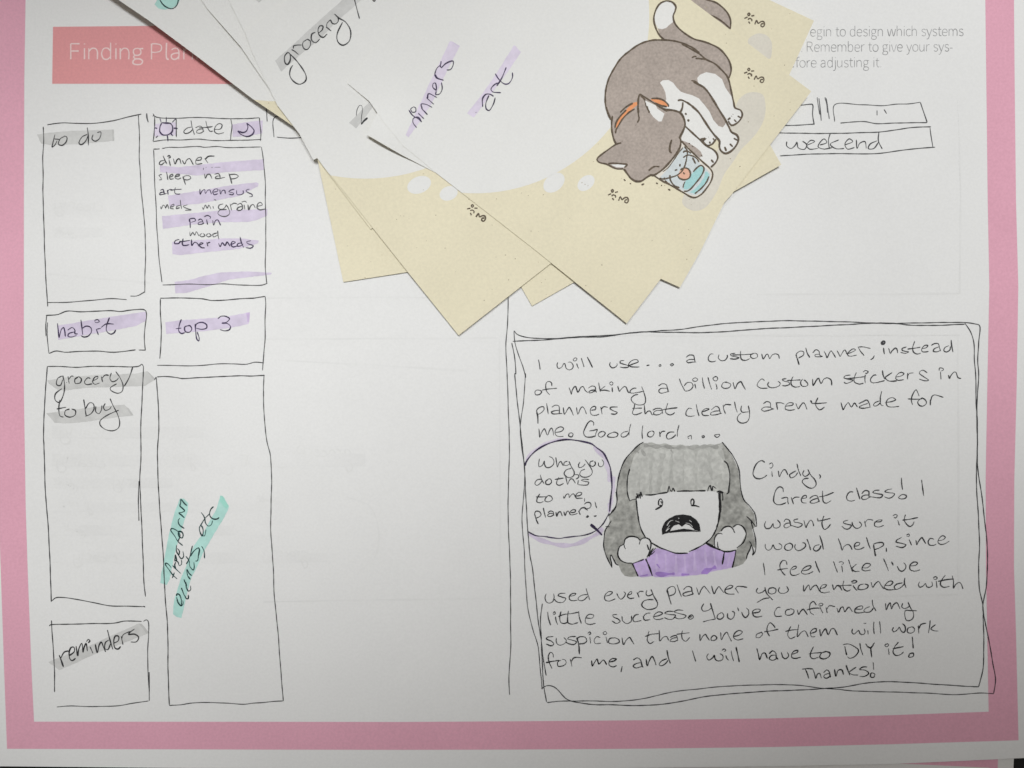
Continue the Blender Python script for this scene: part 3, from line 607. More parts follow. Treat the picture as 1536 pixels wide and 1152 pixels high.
hand([(E_, "425,445 415,400 380,385 340,420 315,500 315,560 350,590 400,590 455,568 ; 400,520 440,510 470,510 475,560 485,585 ; 515,505 540,585 ; 525,530 560,505 610,505 ; 640,520 690,510 685,485 655,490 630,530 640,565 690,572 ; 725,520 770,490 810,490 830,540 840,560 ; 820,515 750,540 730,565 770,575 840,550 ; 875,430 875,500 885,560 915,575 975,545 ; 835,500 900,490 1005,450"),
      (F_, "155,445 115,445 80,490 85,535 125,550 175,540 ; 188,395 205,450 230,530 ; 250,465 290,430 330,440 335,500 345,510 ; 335,480 280,485 250,505 260,530 310,525 345,500 ; 455,425 400,430 380,450 430,465 490,480 470,508 345,500 ; 600,410 545,420 515,440 570,455 630,465 600,505 560,518 510,500 ; 708,280 712,350 722,420 ; 680,500 720,475 765,490 755,515 700,525 675,510 680,500 ; 940,305 950,390 965,490")], width=1.65)
hand([(E_, "220,780 205,830 225,865 270,860 305,810 312,850 340,860 380,845 385,805 355,765 ; 430,790 450,760 490,770 505,820 510,840 ; 500,800 450,810 430,840 450,858 500,840 ; 595,755 545,770 550,790 600,800 640,820 600,850 510,830 ; 660,770 685,855 700,820 740,770 760,790 775,840 ; 815,745 825,780 ; 890,720 870,780 870,830 895,875 930,860 968,815 ; 815,780 880,770 968,750"),
      (F_, "95,770 45,785 40,800 90,820 130,830 100,870 60,870 20,840 ; 140,790 150,830 190,865 235,850 250,820 220,785 ; 285,780 300,850 ; 290,800 320,765 385,770 ; 395,790 470,785 485,770 440,770 400,800 400,835 440,850 505,830 ; 665,770 685,830 ; 610,720 640,705 660,715 640,745 620,735 ; 755,705 740,765 760,805 805,842 840,820 855,785 ; 720,768 800,760 900,740")], width=1.65)
hand([(E_, "215,1045 215,1085 245,1115 280,1100 305,1055 325,1095 355,1110 400,1095 405,1060 370,1035 ; 490,1035 445,1060 440,1100 480,1120 520,1100 530,1060 500,1035 480,1040 ; 560,1045 555,1090 590,1120 640,1105 680,1065 670,1035 640,1030 ; 695,985 720,1050 738,1115 ; 840,1050 790,1065 770,1105 800,1125 840,1100 855,1060 ; 840,945 865,1020 885,1108 ; 1055,980 1085,1060 1100,1115 1120,1075 1160,1050 1190,1060 1215,1112 ; 1240,1070 1290,1060 1305,1035 1270,1025 1240,1060 1250,1100 1300,1105 1355,1080"),
      (F_, "305,965 325,1030 350,1100 ; 535,1085 535,1135 ; 710,970 655,1000 645,1020 720,1040 760,1055 720,1085 640,1070 ; 795,990 825,1060 ; 765,940 795,930 798,955 765,955 ; 875,1000 885,1055 905,1015 945,970 960,990 990,1040 ; 1085,990 1040,980 1015,1020 1030,1055 1080,1060 1110,1045 ; 1135,1005 1190,995 1215,965 1180,948 1140,985 1130,1025 1160,1048 1210,1040 1260,1010"),
      (G_, "w1.4:1385,215 1395,270 1410,340 ; 1395,250 1385,205 1430,185 1490,185 1500,210 1460,240 1395,265")], width=1.65)
hand([(G_, "115,415 125,480 133,560 ; 390,440 375,395 340,390 310,430 310,480 340,530 370,562 ; 275,500 320,490 400,480 ; 440,500 495,475 490,455 455,465 425,510 440,555 480,560 535,540 ; 565,510 640,490 665,455 620,455 570,490 555,530 590,548 640,540 690,515 ; 715,395 735,460 765,530 ; 925,400 945,465 970,528 ; 1020,450 1030,525 ; 985,410 1020,402 1040,420 1020,440 ; 1095,380 1120,450 1145,520 ; 1190,430 1145,470 1135,485 1170,515 1225,515 ; 1255,475 1320,470 1350,435 1300,425 1260,460 1255,495 1290,510 1355,500"),
      (H_, "348,445 380,520 405,588 ; 440,480 460,525 ; 505,530 530,575 560,590 600,560 605,520 580,490 ; 655,530 720,520 740,495 700,485 655,520 655,570 700,590 770,575")], width=1.65)
hand([(I_, "150,195 135,240 150,290 185,305 225,285 240,235 232,195 ; 240,255 265,285 300,298 350,290 375,250 330,235 285,215 305,195 370,190 ; 410,225 470,215 490,195 450,195 415,225 420,265 460,278 510,270 ; 630,205 560,215 515,250 530,275 580,270 630,225 ; 608,135 625,190 650,268 ; 825,225 880,210 910,180 870,172 825,215 825,265 870,282 945,255 ; 960,190 985,240 1010,258 1045,230 1060,190 1040,172 ; 1085,215 1130,195 1130,170 1100,190 1085,225 1110,250 1165,245 ; 1195,180 1220,240 ; 1205,195 1225,170 1270,170 ; 1310,155 1300,200 1320,220 1365,205 1380,190 ; 1355,145 1390,230 1430,305 1420,350 1370,375 1300,375 1250,330 1270,285 1330,265 1385,265"),
      (J_, "w1.4:315,155 335,240 360,320 ; 330,210 310,160 345,120 390,115 410,150 400,195 330,225 ; 425,90 450,160 480,235 ; 500,150 545,115 590,125 600,170 615,205 ; 600,165 530,180 495,200 510,220 580,210 620,195 ; 650,125 680,205 705,150 740,110 760,130 810,195 ; 825,105 855,195 880,150 910,115 930,140 965,185 ; 975,150 1050,130 1070,110 1035,100 985,140 980,180 1020,200 1090,200 ; 1095,130 1115,160 1135,190 ; 1100,145 1120,115 1160,112 1235,122"),
      (K_, "130,130 110,165 130,190 180,180 215,150 ; w1.3:210,120 230,190 300,270 ; 265,245 200,255 115,300 ; 310,125 260,140 250,180 290,200 335,180 335,140 300,125 ; 380,120 365,160 390,190 450,185 480,155 460,110 ; 655,95 660,165 690,120 715,95 735,155 760,120 800,100 840,170 ; 845,140 905,120 920,95 880,95 850,130 850,170 890,185 960,175 ; 990,90 1005,150 1040,105 1065,105 1100,160 ; 1120,45 1110,100 1120,140 1160,165 1200,150 ; 1050,110 1130,100 1210,98 ; 1225,100 1245,130 1275,160 ; 1205,60 1240,45 1270,55 1245,72 1210,70 ; 1350,85 1300,100 1285,140 1330,150 1390,130 1400,100 1360,82"),
      (LL, "205,100 225,160 250,125 290,95 315,130 350,180 ; 360,140 430,135 455,100 420,90 370,130 355,165 400,190 490,185 ; 570,110 500,125 470,155 490,185 540,170 590,120 ; 595,50 590,110 610,170 ; 765,95 750,130 765,160 810,140 830,115 850,155 880,160 910,140 905,95 ; 955,85 965,165 ; 920,50 950,38 968,55 945,72 920,60 ; 1060,20 1015,85 1005,130 1040,160 1110,150 ; 975,92 1060,75 1160,65 ; 1140,25 1155,90 1155,170 1180,130 1220,105 1240,120 1265,180")])
hand([(I_, "w1.1:165,405 175,480 200,560 ; 255,460 262,510 280,555 ; 225,420 245,402 255,425 235,438 225,420 ; 320,400 305,470 315,525 350,540 400,525 ; w1.1:405,395 395,470 400,530 440,548 515,530 ; w1.1:285,460 350,435 440,425 520,410 ; 522,395 530,470 555,540 ; 600,475 680,475 695,445 640,435 600,480 605,535 650,550 720,535 ; 965,435 915,440 925,465 980,490 1000,515 960,540 905,510 ; 1020,455 1030,510 1080,542 1130,510 1130,450 ; 1215,435 1180,440 1150,480 1160,515 1210,512 1245,505"),
      (J_, "120,420 75,425 40,465 55,500 120,495 ; 150,460 225,445 260,420 215,405 165,440 160,480 200,495 270,480 ; 390,400 320,400 285,420 340,435 410,445 380,485 330,490 280,470 ; 500,390 430,385 395,405 450,425 530,450 510,475 440,485 390,465 ; 560,455 600,440 615,470 580,490 555,470 600,462 ; w1.1:735,310 710,365 730,395 790,385 825,360 ; w1.1:810,305 840,400 870,490 ; 870,488 800,500 725,522 ; 935,415 895,440 890,480 930,490 965,455 950,420 925,415 ; 1010,420 1010,470 1050,492 1085,455 1085,410 1060,400 ; 1125,355 1138,395 ; w1.1:1170,405 1190,450 1215,470 1250,435 1250,385 1225,360 ; 1300,420 1375,405 1385,380 1340,375 1300,400 1310,450 1350,465 1410,455"),
      (K_, "390,355 360,355 320,420 335,455 410,455 ; 500,375 455,390 450,435 490,445 540,420 545,385 500,365 ; 585,380 600,435 618,405 650,375 670,395 700,440 ; 805,330 770,285 735,310 725,370 740,415 775,440 ; 690,385 770,365 850,360 ; 850,350 860,385 880,420 ; 825,330 850,305 878,315 865,335 835,335 ; 915,350 930,420 ; 925,375 950,335 1020,345 ; 1040,360 1060,410 1085,360 1110,350 1130,405 1160,365 1180,350 1220,405 ; 1250,375 1330,370 1335,340 1290,345 1250,375 1250,410 1290,418 1360,412 ; 1420,345 1370,365 1350,395 1375,412 1430,400 1460,360 ; 1448,265 1455,330 1490,395"),
      (LL, "370,345 380,420 400,370 425,340 440,410 465,360 500,340 540,410 ; 570,345 560,385 590,405 630,390 650,370 ; 630,330 660,400 690,450 690,510 660,540 620,545 600,520 600,430 660,430 735,432")])
hand([(I_, "230,690 160,700 150,715 210,745 235,775 210,795 145,775 ; 265,705 265,760 300,790 360,770 380,735 350,700 ; 490,690 420,695 395,715 440,730 495,750 470,780 400,770 370,750 ; w1.3:500,700 525,790 530,895 ; 520,770 510,710 545,690 600,700 615,740 590,765 520,775 ; 650,690 660,770 ; 625,655 650,635 662,655 640,672 ; 770,700 730,690 700,735 715,770 780,765 ; 835,690 855,765 ; 800,645 830,632 845,655 820,668 800,645 ; 940,705 880,715 870,760 920,775 990,755 985,725 935,700 ; 1020,700 1040,780 1070,730 1110,700 1130,730 1160,780"),
      (J_, "105,625 90,690 85,735 115,770 165,745 ; 60,690 130,665 215,655 ; 220,615 225,680 230,740 265,700 305,690 330,735 ; 345,700 390,680 420,680 435,730 ; 425,700 370,715 345,740 390,748 440,730 ; 490,620 480,670 490,720 525,745 575,700 ; 420,665 490,655 570,645 ; 690,660 695,735 720,690 755,665 770,690 800,735 ; 850,675 820,705 825,735 875,725 885,700 850,670 ; 930,640 940,725 965,675 1000,640 1020,680 1055,745 ; 1085,690 1150,670 1180,635 1140,620 1090,655 1080,700 1120,728 1190,715"),
      (K_, "170,640 115,665 110,700 150,700 182,660 165,635 ; 330,590 300,550 270,530 240,570 235,630 265,685 ; 200,635 270,625 365,605 ; 510,570 480,630 475,680 505,712 560,690 ; 445,630 520,615 600,610 ; 600,550 590,620 585,690 630,640 670,625 710,695 ; 740,655 800,630 800,600 765,605 735,645 750,690 790,690 ; w1.1:840,605 855,685 875,640 910,600 940,665 975,605 1005,600 1045,675 ; 1220,600 1215,640 1235,662 1275,630 1290,620 1310,660 1345,668 1365,640 1355,600 ; 1395,615 1400,665 ; 1345,540 1380,535"),
      (LL, "238,555 235,630 240,700 ; 302,552 310,620 315,692 ; 465,620 450,650 465,675 510,650 530,620 550,660 580,680 600,650 590,600 565,580 ; 680,615 630,635 625,675 660,690 700,670 705,635 675,612 ; 750,600 755,695 ; 755,640 780,590 840,575 ; 885,540 880,600 865,690 ; 950,590 910,620 895,640 930,660 980,665")])
hand([(I_, "w1.2:230,930 225,890 200,872 175,910 180,980 215,1060 ; w1.2:145,990 220,975 300,965 ; 320,960 280,985 285,1030 330,1030 375,1000 370,965 330,950 ; 425,950 445,1035 ; 435,980 470,935 560,935 ; w1.1:670,965 680,1030 710,980 735,950 755,1005 790,970 810,960 845,1015 ; w1.1:870,985 930,970 955,950 910,945 875,975 875,1020 920,1040 960,1025 ; w1.2:1025,1030 1010,1100 ; w1.2:1150,960 1200,935 1235,960 1255,1030 1265,1045 ; 1240,990 1180,1005 1150,1030 1180,1052 1250,1035"),
      (J_, "w1.1:70,950 85,1025 110,960 140,920 165,960 185,1020 ; 310,945 250,970 220,1010 240,1028 290,1005 325,960 ; w1.2:310,845 325,920 350,1000 ; w1.2:603,850 620,910 642,978 ; w1.1:790,885 770,920 790,960 840,930 855,905 870,955 910,972 955,950 955,910 920,885 ; 990,905 1000,940 1025,965 ; 945,850 970,832 990,850 965,865 ; 1050,850 1060,910 1080,972 ; w1.2:1105,810 1125,890 1145,985"),
      (K_, "w1.2:118,825 135,890 150,955 180,890 210,880 240,945 ; w1.1:260,890 300,855 335,880 345,935 365,950 ; 335,905 285,910 260,945 300,965 360,935 ; 400,870 420,930 450,945 485,910 470,870 ; 520,895 585,870 590,850 550,855 520,890 520,930 560,942 625,925 ; 770,805 740,870 735,920 765,945 830,925 ; 715,890 790,880 870,875 ; w1.1:920,860 860,885 845,930 890,948 950,920 960,880 915,860 ; w1.1:1130,800 1140,850 1155,905 ; w1.1:1110,785 1170,775 1250,810 1290,850 1250,915 1190,940 1160,920 ; w1.1:1305,765 1315,830 1340,905 ; w1.2:1370,770 1400,810 1430,820 1475,760 ; w1.2:1430,815 1435,870 1442,930"),
      (LL, "w1.2:405,865 412,940 ; 360,825 395,812 408,825 385,845 360,830 ; w1.1:520,790 475,850 460,910 490,945 545,935 580,905 ; w1.1:455,868 580,845 ; w1.2:680,730 685,790 690,865 ; w1.2:645,930 690,920 690,955 640,965 645,930")], mat='ink2')
hand([(M_, "w1.2:110,210 155,205 185,208 ; w1.2:135,210 150,245 160,278 ; w1.1:185,205 200,240 210,275 222,245 238,240 250,275 ; w1.2:265,235 290,215 305,225 315,270 ; 308,240 275,250 268,265 285,275 312,262 ; w1.1:345,210 355,260 370,220 395,215 410,250 ; w1.1:428,180 440,215 455,255 ; 500,195 465,220 450,235 480,250 515,252 ; 580,195 550,195 525,212 570,220 590,240 560,262 525,262 ; 622,160 625,185 628,215 ; 612,235 635,245 625,270 605,265 605,245 612,235")], mat='ink2')

# speech bubble
bubble = hand([(N_, "w1.25:70,470 80,430 130,350 250,235 400,150 560,105 690,90 830,103 940,125 1035,155 1100,205 1200,280 1260,390 1300,500 1315,620 1325,780 1310,900 1300,1000 1290,1130"),
      (O_, "1285,470 1240,560 1190,640 1110,715 1020,765 900,800 770,815 650,828 570,840 450,830 360,815 230,800 110,740 ; w1.9:1015,640 1100,710 1185,795")], 'speech_bubble', 'violet_ink', 1.8)
def band(win, txt, w, mat, name='bubble_edge_tint', parent=None, level='mark'):
    return ribbon(name, [(1.0, poly(txt, win))], PZ, w, mat, parent or page, level, jitter=0.25, taper=True)
band(N_, "85,380 130,320 250,215 400,132 560,92 690,80", 3.2, 'lilac_pale', parent=bubble)
band(N_, "1060,190 1140,265 1215,350 1255,450 1280,560 1300,700", 6.0, 'lilac_pale', parent=bubble)
band(N_, "1090,225 1150,285 1200,350", 4.5, 'lilac', parent=bubble, level='mark2')
band(N_, "1345,620 1345,760 1325,900 1310,1000 1285,1130", 5.0, 'lilac_pale', parent=bubble)
band(O_, "1290,330 1285,470", 5.0, 'lilac', parent=bubble, level='mark2')
band(O_, "130,775 240,840 360,885 460,915 560,935 700,940 800,925 900,890 1010,830 1130,760 1190,690", 5.6, 'lilac', parent=bubble)
for words in ("280,365 270,430 275,480 320,460 350,400 355,450 380,490 430,490 480,450 490,400 460,350 420,335 ; 515,345 525,420 540,485 565,420 590,405 610,440 625,465 ; 685,400 640,420 635,455 670,462 720,440 ; 705,400 740,480 780,560 770,610 720,635 670,625 635,580 660,530 740,500 ; 865,415 845,450 850,490 900,480 940,440 ; 935,375 990,450 1040,550 1020,600 960,630 890,625 860,590 880,540 935,515 ; 1060,395 1015,410 1010,455 1050,475 1085,440 1075,400 ; 1130,420 1135,465 1165,480 1195,460 1205,420 1180,375",
              "310,660 250,670 215,720 240,748 290,720 320,680 ; 293,595 310,660 345,725 ; 410,660 370,690 375,730 420,738 455,700 440,660 405,655 ; 560,630 530,690 530,735 570,748 630,720 ; 500,665 560,655 630,645 ; 655,620 670,680 685,735 705,690 730,655 760,660 800,720 ; 840,670 830,735 ; 785,595 840,600 845,630 805,660 ; 995,665 930,660 885,675 930,690 990,705 975,740 900,745 835,735",
              "285,870 250,930 245,985 290,998 340,980 ; 228,915 300,915 390,910 ; 400,900 370,930 360,970 410,985 465,950 445,905 400,895 ; 625,900 635,935 670,880 700,875 710,925 740,885 770,870 800,920 ; 810,905 870,890 890,860 850,850 805,890 810,930 860,935 905,935 ; 930,930 928,985"):
    hand([(N_, words)], width=1.55, parent=bubble)
hand([(O_, "w1.2:215,490 235,570 265,635 ; 225,540 210,490 230,450 280,455 305,500 280,530 230,550 ; 335,400 350,470 370,540 ; 402,472 440,446 478,460 490,515 ; 478,482 432,480 398,503 412,526 455,520 486,496 ; 515,460 530,520 552,470 580,455 610,520 ; 630,455 650,510 672,460 695,445 720,500 ; 730,470 790,460 800,435 760,430 720,465 730,500 790,495 830,480 ; w1.1:840,440 870,500 ; 850,460 880,410 930,400 975,440 ; 925,350 960,325 1010,330 1020,380 985,410 930,415 ; 1080,310 1095,370 1105,405 ; 950,540 975,515 985,525 960,545 ; 1060,520 1100,515 1075,530")], width=1.7, parent=bubble)

# the girl of the comic: a drawing with coloured areas
P_ = (900, 650, 9.6); Q_ = (1000, 650, 9.6); R_ = (890, 750, 9.6); S_ = (1000, 750, 9.6)
girl = hand([(P_, "630,125 560,165 460,260 370,370 310,490 270,620 250,740 240,870 245,970 220,1060 160,1145 ; 225,845 240,880 250,970 ; 430,510 400,620 390,750 400,880 430,975 ; 430,970 470,955 525,940 525,905 ; 530,860 550,930 560,870 580,940 585,850 610,915 ; w1.3:650,885 750,885 850,870 975,850 ; 975,850 995,760 1010,810 1030,835 1050,790 1080,840 ; w1.2:520,905 525,980 540,1145"),
             (R_, "330,80 295,150 215,225 ; 260,300 215,365 170,440 155,560 150,660 175,780 220,880 270,975 ; 270,975 260,900 245,820 255,790 290,850 330,920 365,940 ; 175,380 235,385 ; w1.2:615,0 635,150 660,320 700,450 755,545 ; w1.2:835,615 950,680 1080,730 1180,765 1360,765 ; w1.1:560,910 480,905 400,870 355,800 355,740 380,670 440,630 455,570 510,530 570,525 640,545 675,580 700,555 760,545 810,570 830,620 820,700 800,760 770,830 ; 440,640 450,680 465,705 ; 680,570 660,640 ; w1.3:775,640 800,720 ; 560,915 650,885 730,855 ; 900,690 850,740 800,820 ; 890,730 850,775 800,800 ; 870,690 830,740 790,810 ; w1.4:560,915 600,1000 645,1100 ; w1.4:755,845 800,950 850,1095"),
             (Q_, "795,125 850,190 960,330 1040,520 1060,700 1080,860 1120,970 1200,1050 1270,1145 ; w1.3:145,835 250,830 370,832 450,828 560,825 ; 590,835 610,770 630,750 640,800 655,825 665,765 715,795 ; w2.0:720,845 760,835 815,860 ; w1.2:825,395 870,440 905,560 910,680 895,800 890,850 860,875 ; w2.2:765,840 770,940 770,1145 ; 745,850 765,1000 ; 800,860 810,920 805,970"),
             (S_, "1200,90 1270,190 1290,300 1290,380 1220,300 1150,235 ; 1215,310 1240,400 1280,560 1285,700 1270,755 1240,790 1250,740 1220,640 1190,590 ; 1220,640 1200,710 1160,790 1148,850 ; w1.7:770,0 765,150 745,320 720,400 ; w1.2:745,320 700,450 640,550 560,620 430,695 320,745 ; 805,495 780,480 730,490 690,550 690,640 700,690 ; w1.1:780,450 830,395 900,380 950,410 970,450 985,475 ; w1.1:955,395 1010,355 1080,370 1130,430 1145,490 1110,600 1060,650 1010,690 ; 735,600 735,650 745,700 ; w1.9:565,620 640,660 700,690 780,720 ; w1.2:780,720 830,740 920,740 1000,720 ; w1.3:830,740 815,840 800,930 ; w1.3:1000,720 975,850 945,975")],
            'girl_drawing', 'ink2', 1.65)
hair_pts = "965,664.5 985,666 1010,668 1040,669 1070,667.5 1082.8,664.5 1088.5,670.5 1099,685 1107.3,704.2 1109.6,722.9 1111.7,739.6 1115.7,751.5 1124,760.5 1131.3,770.5 1133.4,789.6 1128.2,793.7 1132,808.3 1133,822.9 1126.6,816.7 1119.8,838.5 1114.6,845.8 1107.3,849 1099,851.4 1104.2,825 1112,815 1119,801 1112.5,788.5 1105,787 1099.5,791 1093.8,789.6 1086.5,791 1081,797 1076,801 1071.9,807.3 1071.9,816.7 1066.5,819.6 1058.9,814.6 1066.7,807.3 1072.9,796.9 1077.6,783.3 1080.2,750 1079.2,737.5 1058,736 1015,736.5 1001.5,738.5 968,742 955,747 954.7,748 956.1,765.6 958.8,783.3 962.9,796.9 968,806.8 962.9,807.8 960.3,810.4 956.7,806.8 949.4,804.7 943.1,805.2 937.4,809.4 935.8,815.6 929.6,819.8 927,827 927,833.3 931.7,840.6 940,844.3 948.3,844.8 957,864.3 946.3,865.6 936.9,863.5 931.7,857.3 928,847.9 920,838.5 916.5,834 917.6,849 912.9,841.2 908.4,831.3 906,818.8 906.5,808.3 908.2,795.8 913,788 914.5,780 912.4,774 920.7,765.6 925.9,751 925.2,740.6 926.3,727 928.5,714.6 932.8,701 939,689 948.5,677.5 958.3,667.5"
hair = fill('hair', poly(hair_pts), PZ, 'hair', girl, 'mark', step=7)
fill('fringe', poly("945,703 941.6,714 940.6,728 941.7,742 945,751 955,747 968,742 1001,738 1015,736.2 1058,735.6 1079,737.4 1090,739 1093,733 1094.8,720 1094,708 1090,696 1086,688 1084,675 1080,669.5 1040,671 1000,670 966,668 952,682"), PZ, 'fringe', hair, 'mark2', step=8, rough=0.5)
ribbon('hair_streak', parse("w1.5:960,668.5 985,668.5 1010,671 1040,671.5 1060,671 1084,669 ; 961,690 959,712 957,738 ; 977,680 976,705 976,740 ; w1.8:994,680 991,705 988,738 ; 1008,676 1007,700 1007,736 ; w0.6:1025,680 1025,735 ; w0.8:1044,676 1044,735 ; 1063,675 1065,700 1068,720 ; w2.2:1078,712 1082,722 1084,734 ; w1.4:1080,676 1086,690 1090,702"),
       PZ, 4.2, 'streak', hair, 'mark2', jitter=0.4, taper=False).location.z += 0.012 * MM
ribbon('crown_band', parse("966,668 985,670 1000,669.5 1010,672 1030,670.5 1040,671.5 1060,669.5 1078,671 ; w0.8:962,674 968,684 ; w0.7:955,675 958,680 ; w0.6:1006,674 1010,680"), PZ, 4.4, 'crown', hair, 'mark2', jitter=0.5, taper=True).location.z += 0.030 * MM
shirt = fill('shirt', poly("948.3,845.3 957.7,842 966,839 968.6,838 973.3,835.4 978.5,827 985.8,821.9 1002.5,826 1012.9,829.7 1031.7,829.7 1044.8,822.4 1058.3,816.7 1066.7,819.8 1081.3,826 1095.8,827 1104.2,825 1098.4,851.6 1085,854 1072.9,856.3 1054.2,861.5 1031.3,864 1010.4,864.8 983.8,866 978.5,864 962.9,866 957.2,864.6"), PZ, 'shirt', girl, 'mark', step=8, rough=0.4)
ribbon('marker_streak', parse("w0.9:985,830 985,858 ; w0.8:998,831 999,856 ; 1014,833 1014,860 ; w0.9:1027,833 1028,858 ; 1041,828 1043,856 ; w0.8:1057,822 1060,850 ; 1071,826 1073,850 ; w0.8:1095,830 1091,850 ; w0.8:958,846 963,862"), PZ, 4.0, 'shirt_pale', shirt, 'mark2', jitter=0.4)
ribbon('marker_streak', parse("w1.2:983,860 992,861.5 1002,861 1012,860.5 ; 1022,862 1034,861.5 ; w1.5:1052,860 1060,856.5 1070,852 1074,850 ; w0.7:985,846 990,852 ; w0.6:960,864 972,862"), PZ, 4.4, 'shirt_deep', shirt, 'mark2', jitter=0.5).location.z += 0.012 * MM
face = hand([(P_, "w2.0:845,1035 843,990 855,955 880,945 900,975 898,1035 850,1036 ; w1.0:865,985 885,985 885,1015 ; w2.2:898,1035 850,1070 795,1100 ; w2.0:1312,1030 1308,980 1318,952 1335,945 1352,970 1347,1030 ; w2.4:1310,1035 1380,1042 1435,1060")], 'eye', 'ink2', 1.1, parent=girl)
mouth = fills('mouth', [poly("990,500 985,420 1005,360 1035,310 1090,265 1180,220 1290,207 1400,225 1480,280 1530,350 1546,455 1460,433 1436,408 1380,362 1330,345 1275,385 1230,350 1160,370 1130,400 1110,438 1100,470 1040,485", R_),
    poly("1106,446 1200,428 1300,412 1400,424 1470,440 1546,458 1400,456 1250,460 1098,474", R_)], PZ, 'ink2', girl, 'ink', step=5)
ribbon('mouth_highlight', parse("1060,370 1100,310 1150,290 ; 1220,262 1240,262 ; w0.8:1060,420 1080,390 1100,360 ; 1180,300 1240,320 ; 1330,330 1390,345 1430,390 ; w0.8:1380,290 1420,320 ; w1.4:1045,450 1070,425 1095,410", R_), PZ, 0.8, 'ghost', mouth, 'ink2')

# mirror image of the other side's words, faint through the sheet
def mirrored(src, x, y, w, h):
    P = [p for win, t in src for _, q in parse(t, win) for p in q]
    x0, x1 = min(p[0] for p in P), max(p[0] for p in P); y0, y1 = min(p[1] for p in P), max(p[1] for p in P)
    k = min(w / (x1 - x0), h / (y1 - y0))
    return [(wd, [(x + (x1 - p[0]) * k, y + (p[1] - y0) * k) for p in q]) for win, t in src for wd, q in parse(t, win)]
GA = (T6, "290,260 240,290 230,360 270,370 300,300 ; 300,255 320,360 310,470 260,565 215,540 215,470 290,405 ; 360,265 375,350 ; 370,300 400,260 425,265 ; 480,270 440,300 445,345 500,340 515,295 480,265 ; 620,290 590,280 550,330 570,358 640,350 ; 640,320 700,290 705,265 670,275 645,330 670,355 725,340 ; 745,265 760,330 ; 750,290 790,250 830,255 ; 860,225 845,290 870,325 920,310 945,280 ; 910,210 960,280 995,370 980,440 930,458 850,420 850,395 920,350")
GB = (T9, "220,635 245,700 270,772 ; 235,680 280,600 330,585 ; 340,640 395,590 390,545 360,545 335,600 345,680 370,698 410,670 ; 415,530 435,640 445,570 480,500 495,600 505,550 530,500 545,590 ; 575,540 610,615 ; 635,510 660,605 680,520 705,485 730,540 755,598 ; 795,460 755,490 750,560 780,572 815,500 ; 775,345 800,440 840,570 ; 845,500 900,470 905,420 870,415 850,470 865,555 900,565 930,535")
GC = (B_, "525,795 490,785 455,825 455,865 495,880 555,872 ; 570,740 585,810 605,875 ; 630,830 690,810 720,795 680,790 635,830 650,865 720,870 ; 745,805 800,765 830,780 850,840 865,850 ; 840,815 780,820 735,845 740,862 800,860 865,840 ; 880,745 890,800 910,850 ; 885,770 905,745 975,745 ; 1012,710 1025,780 1045,835 ; 1095,755 1085,800 1100,830 1140,830 1175,825 ; 1172,755 1185,830 1180,900 1150,945 1085,955 1045,920 1055,870 1090,840")
S = []
for src, x, y, w, h in ((GA, 440, 668, 105, 40), (GC, 330, 678, 100, 40), (GB, 385, 740, 70, 26), (GA, 395, 822, 100, 30), (GC, 90, 640, 120, 26), (GB, 225, 640, 100, 24),
                        (GC, 85, 684, 130, 24), (GA, 240, 682, 90, 24), (GB, 80, 715, 90, 22), (GC, 170, 716, 80, 22), (GA, 90, 750, 90, 22), (GB, 95, 786, 60, 20),
                        (GC, 110, 828, 90, 22), (GC, 82, 300, 110, 24), (GB, 82, 340, 70, 20), (GA, 795, 790, 28, 24)):
    S += mirrored([src], x, y, w, h)
ribbon('show_through', S, PZ, 2.4, 'ghost2', page, 'print', step=2)
ribbon('show_through', [(1.0, [(78, y), (78 + w * .5, y + 1), (78 + w, y)]) for y, w in ((648, 260), (690, 470), (724, 180), (760, 330), (795, 350), (836, 420), (312, 120), (348, 75))],
       PZ, 17, 'ghost3', page, 'print', taper=False, step=6, jitter=0.06).location.z -= 0.01 * MM
# ------------------------------------------------------------------ the fan of note cards, lowest first
GROUP = 'note cards fanned out over the top of the worksheet'
def card(k, pg, label, circle=None, dots=(), shade=(), specks=45):
    zf = card_z(k)
    cx = sum(p[0] for p in pg) / len(pg); cy = sum(p[1] for p in pg) / len(pg)
    root = empty('note_card', W(cx, cy, zf), label, 'note card', GROUP)
    sheet('card', pg, zf, 'cream', root, thick=0.13, step=8 if k >= 6 else 14)
    white = clip(pg, circle) if circle else None
    if white: fill('writing_area', white, zf, 'blank', root, 'print', step=8 if k >= 6 else 14, dz=-0.004 * MM)
    if dots: fills('white_spot', dots, zf, 'blank', root, 'print', step=8, dz=-0.004 * MM)
    if shade: fills('grey_patch', shade, zf, 'card_shade', root, 'print', step=8, dz=-0.004 * MM, round_=True)
    S = []
    xs = [p[0] for p in pg]; ys = [p[1] for p in pg]
    n = 0; tries = 0
    while n < specks and tries < 2000:
        tries += 1
        p = (random.uniform(min(xs), max(xs)), random.uniform(max(-4, min(ys)), max(ys)))
        if not inside(p, pg) or (white and inside(p, white)): continue
        a = random.uniform(0, 3.14); l = random.choice((0.4, 0.5, 0.7, 0.9, 1.3))
        S.append((random.uniform(0.6, 1.4), [(p[0], p[1]), (p[0] + l * math.cos(a), p[1] + l * math.sin(a))])); n += 1
    if S: ribbon('paper_fibre', S, zf, 1.35, 'speck', root, 'print', taper=False, step=0.5)
    return root, zf

def rect(c0, c1, up, n=1):
    """card outline from its two lower corners (photo pixels) and the way up its long side"""
    return [c0, c1, (c1[0] + up[0], c1[1] + up[1]), (c0[0] + up[0], c0[1] + up[1])]

